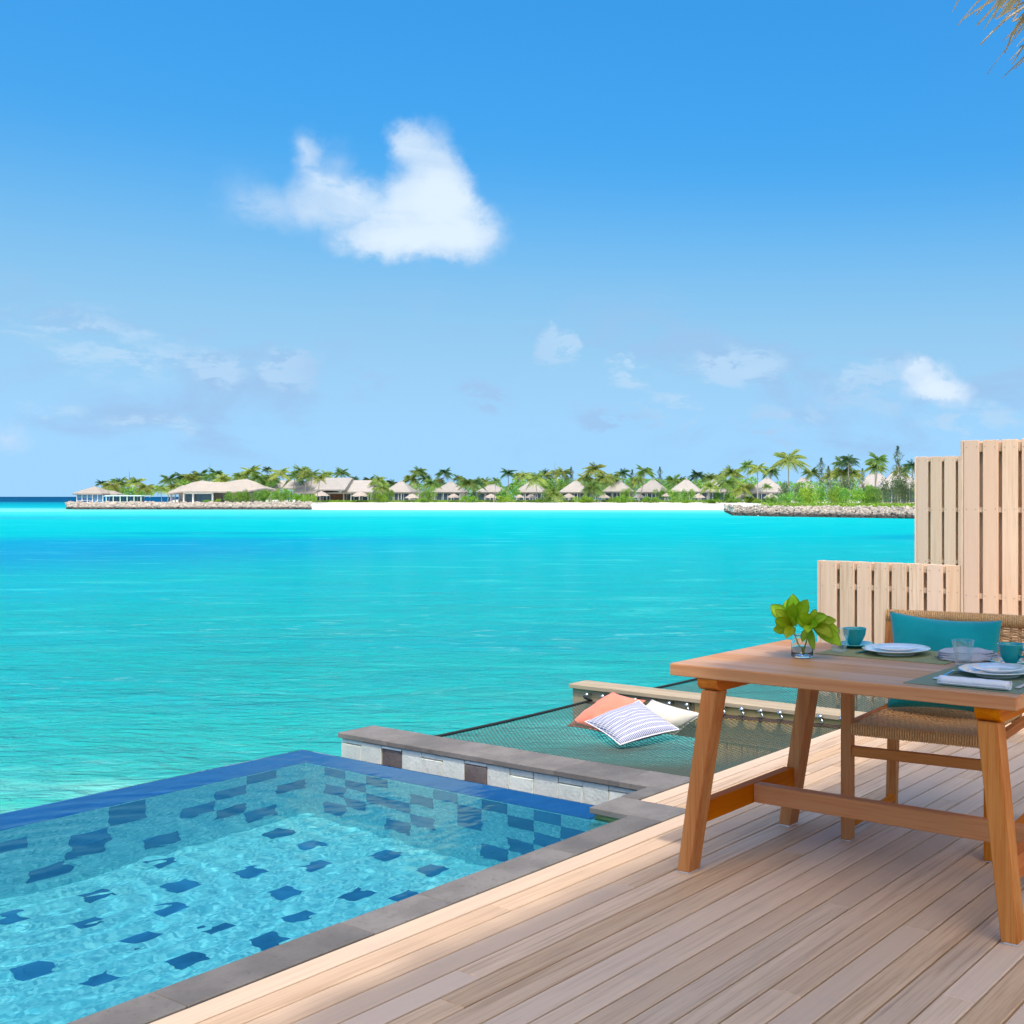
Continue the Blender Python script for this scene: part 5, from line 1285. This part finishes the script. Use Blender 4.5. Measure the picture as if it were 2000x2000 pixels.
# low ground cover along the rocks and between villas
rr = random.Random(5); vs = []; fs = []
def gc(px, v, z, s):
    p0 = AT(px, v, z)
    for q in range(7):
        p = p0 + Vector((rr.uniform(-.5, .5), rr.uniform(-.5, .5), rr.uniform(0, .55))) ; a = Vector((rr.gauss(0, 1), rr.gauss(0, 1), rr.gauss(0, .6))).normalized() * s; b = a.cross(Vector((rr.gauss(0, 1), rr.gauss(0, 1), 1))).normalized() * s * .5
        k = len(vs); vs.extend([tuple(p - a), tuple(p + b), tuple(p + a), tuple(p - b)]); fs.append((k, k + 1, k + 2, k + 3))
for _ in range(1500): px = rr.uniform(1490, 2080); gc(px, front(px) + rr.uniform(4.5, 14), -.15, .17)
for _ in range(1700): px = rr.uniform(610, 1490); gc(px, rr.uniform(284, 292), LAND, .2)
o = link('ground_cover', pyd(vs, fs), M_bush_b); props(o, 'low bright green creepers on sand and rocks', 'plants', None, 'stuff')
# backdrop thicket behind the villas, one mass
for (pa, pb_, yt, yb, v_, n) in ((700, 1500, 272, 378, 312, 17000), (430, 760, 262, 372, 316, 5500), (345, 545, 262, 330, 298, 5000), (186, 300, 300, 345, 294, 1600), (1500, 2100, 262, 385, 282, 9000), (1000, 1480, 244, 340, 322, 9000)):
    for k in range(n):
        px = rr.uniform(pa, pb_); v = v_ + rr.uniform(-8, 8); hh = noise.noise(Vector((px * .035, v_, 0))) * 26 + noise.noise(Vector((px * .12, v_, 3))) * 12
        y_ = yt - hh + (yb - yt + hh) * rr.random() ** 1.3; p = AT(px, v, HZ(Yz(y_), v)); s = rr.uniform(.18, .42)
        a = Vector((rr.gauss(0, 1), rr.gauss(0, 1), rr.gauss(0, .7))).normalized() * s; b = a.cross(Vector((rr.gauss(0, 1), rr.gauss(0, 1), 1))).normalized() * s * .6
        if k == 0: vs = vs if False else vs
        T_ = thv if 'thv' in globals() else None
        if T_ is None: thv = []; thf = []
        q = len(thv); thv.extend([tuple(p - a), tuple(p + b), tuple(p + a), tuple(p - b)]); thf.append((q, q + 1, q + 2, q + 3))
o = link('thicket', pyd(thv, thf), M_bush_m); props(o, 'dense mixed green thicket behind the beach villas', 'plants', None, 'stuff')
# casuarinas: feathery, narrow
def casu(seed):
    rr = random.Random(seed); vs = []; fs = []
    for k in range(760):
        t_ = rr.random() ** .8; r = (.30 * (1 - t_) ** .8 + .02) * (.6 + .4 * math.sin(t_ * 23 + seed)) * rr.uniform(.3, 1.2); az = rr.uniform(0, 6.3); p = Vector((r * math.cos(az), r * math.sin(az), .12 + .88 * t_))
        a = Vector((math.cos(az), math.sin(az), rr.uniform(.2, 1.2))).normalized() * .05; b = Vector((-math.sin(az), math.cos(az), 0)) * .008
        q = len(vs); vs.extend([tuple(p - b), tuple(p + b), tuple(p + a)]); fs.append((q, q + 1, q + 2))
    me = pyd(vs, fs); me.materials.append(M_bush_d); return me
CA = [casu(1), casu(2)]
ct = bmesh.new(); tube(ct, [(0, 0, 0), (.01, 0, .5), (0, 0, .96)], [.014, .009, .002], 6); ctm = bpy.data.meshes.new('trunk'); ct.to_mesh(ctm); ct.free(); ctm.materials.append(M_trunk)
for i, (px, yt, v_, tx) in enumerate([(H2(1660), Yz(170), 303, 'grey green casuarina left of the fifth villa'), (H3(112), Yz(185), 300, 'feathery casuarina between sixth and seventh villas'), (H3(286), Yz(170), 302, 'thin pointed casuarina right of the seventh villa'),
          (H3(1300), Yz(112), 228, 'tall casuarina behind the big hedge'), (H3(1345), Yz(165), 230, 'shorter casuarina beside the tall one'), (H3(1782), Yz(38), 222, 'airy tall casuarina nearest to the fence'), (H3(1560), Yz(180), 226, 'wispy casuarina between the tall hedge palms'), (H2(1625), Yz(195), 305, 'pale casuarina behind the half bare palm')]):
    h = HZ(yt, v_) - LAND; root = thing('casuarina_tree', tx, 'tree', tuple(AT(px, v_, LAND)), group='casuarina trees')
    c = bpy.data.objects.new('crown', CA[i % 2]); COL.objects.link(c); c.parent = root; c.scale = (h * .9, h * .9, h); c.rotation_euler = (0, 0, i)
    t_ = bpy.data.objects.new('trunk', ctm); COL.objects.link(t_); t_.parent = root; t_.scale = (h, h, h)
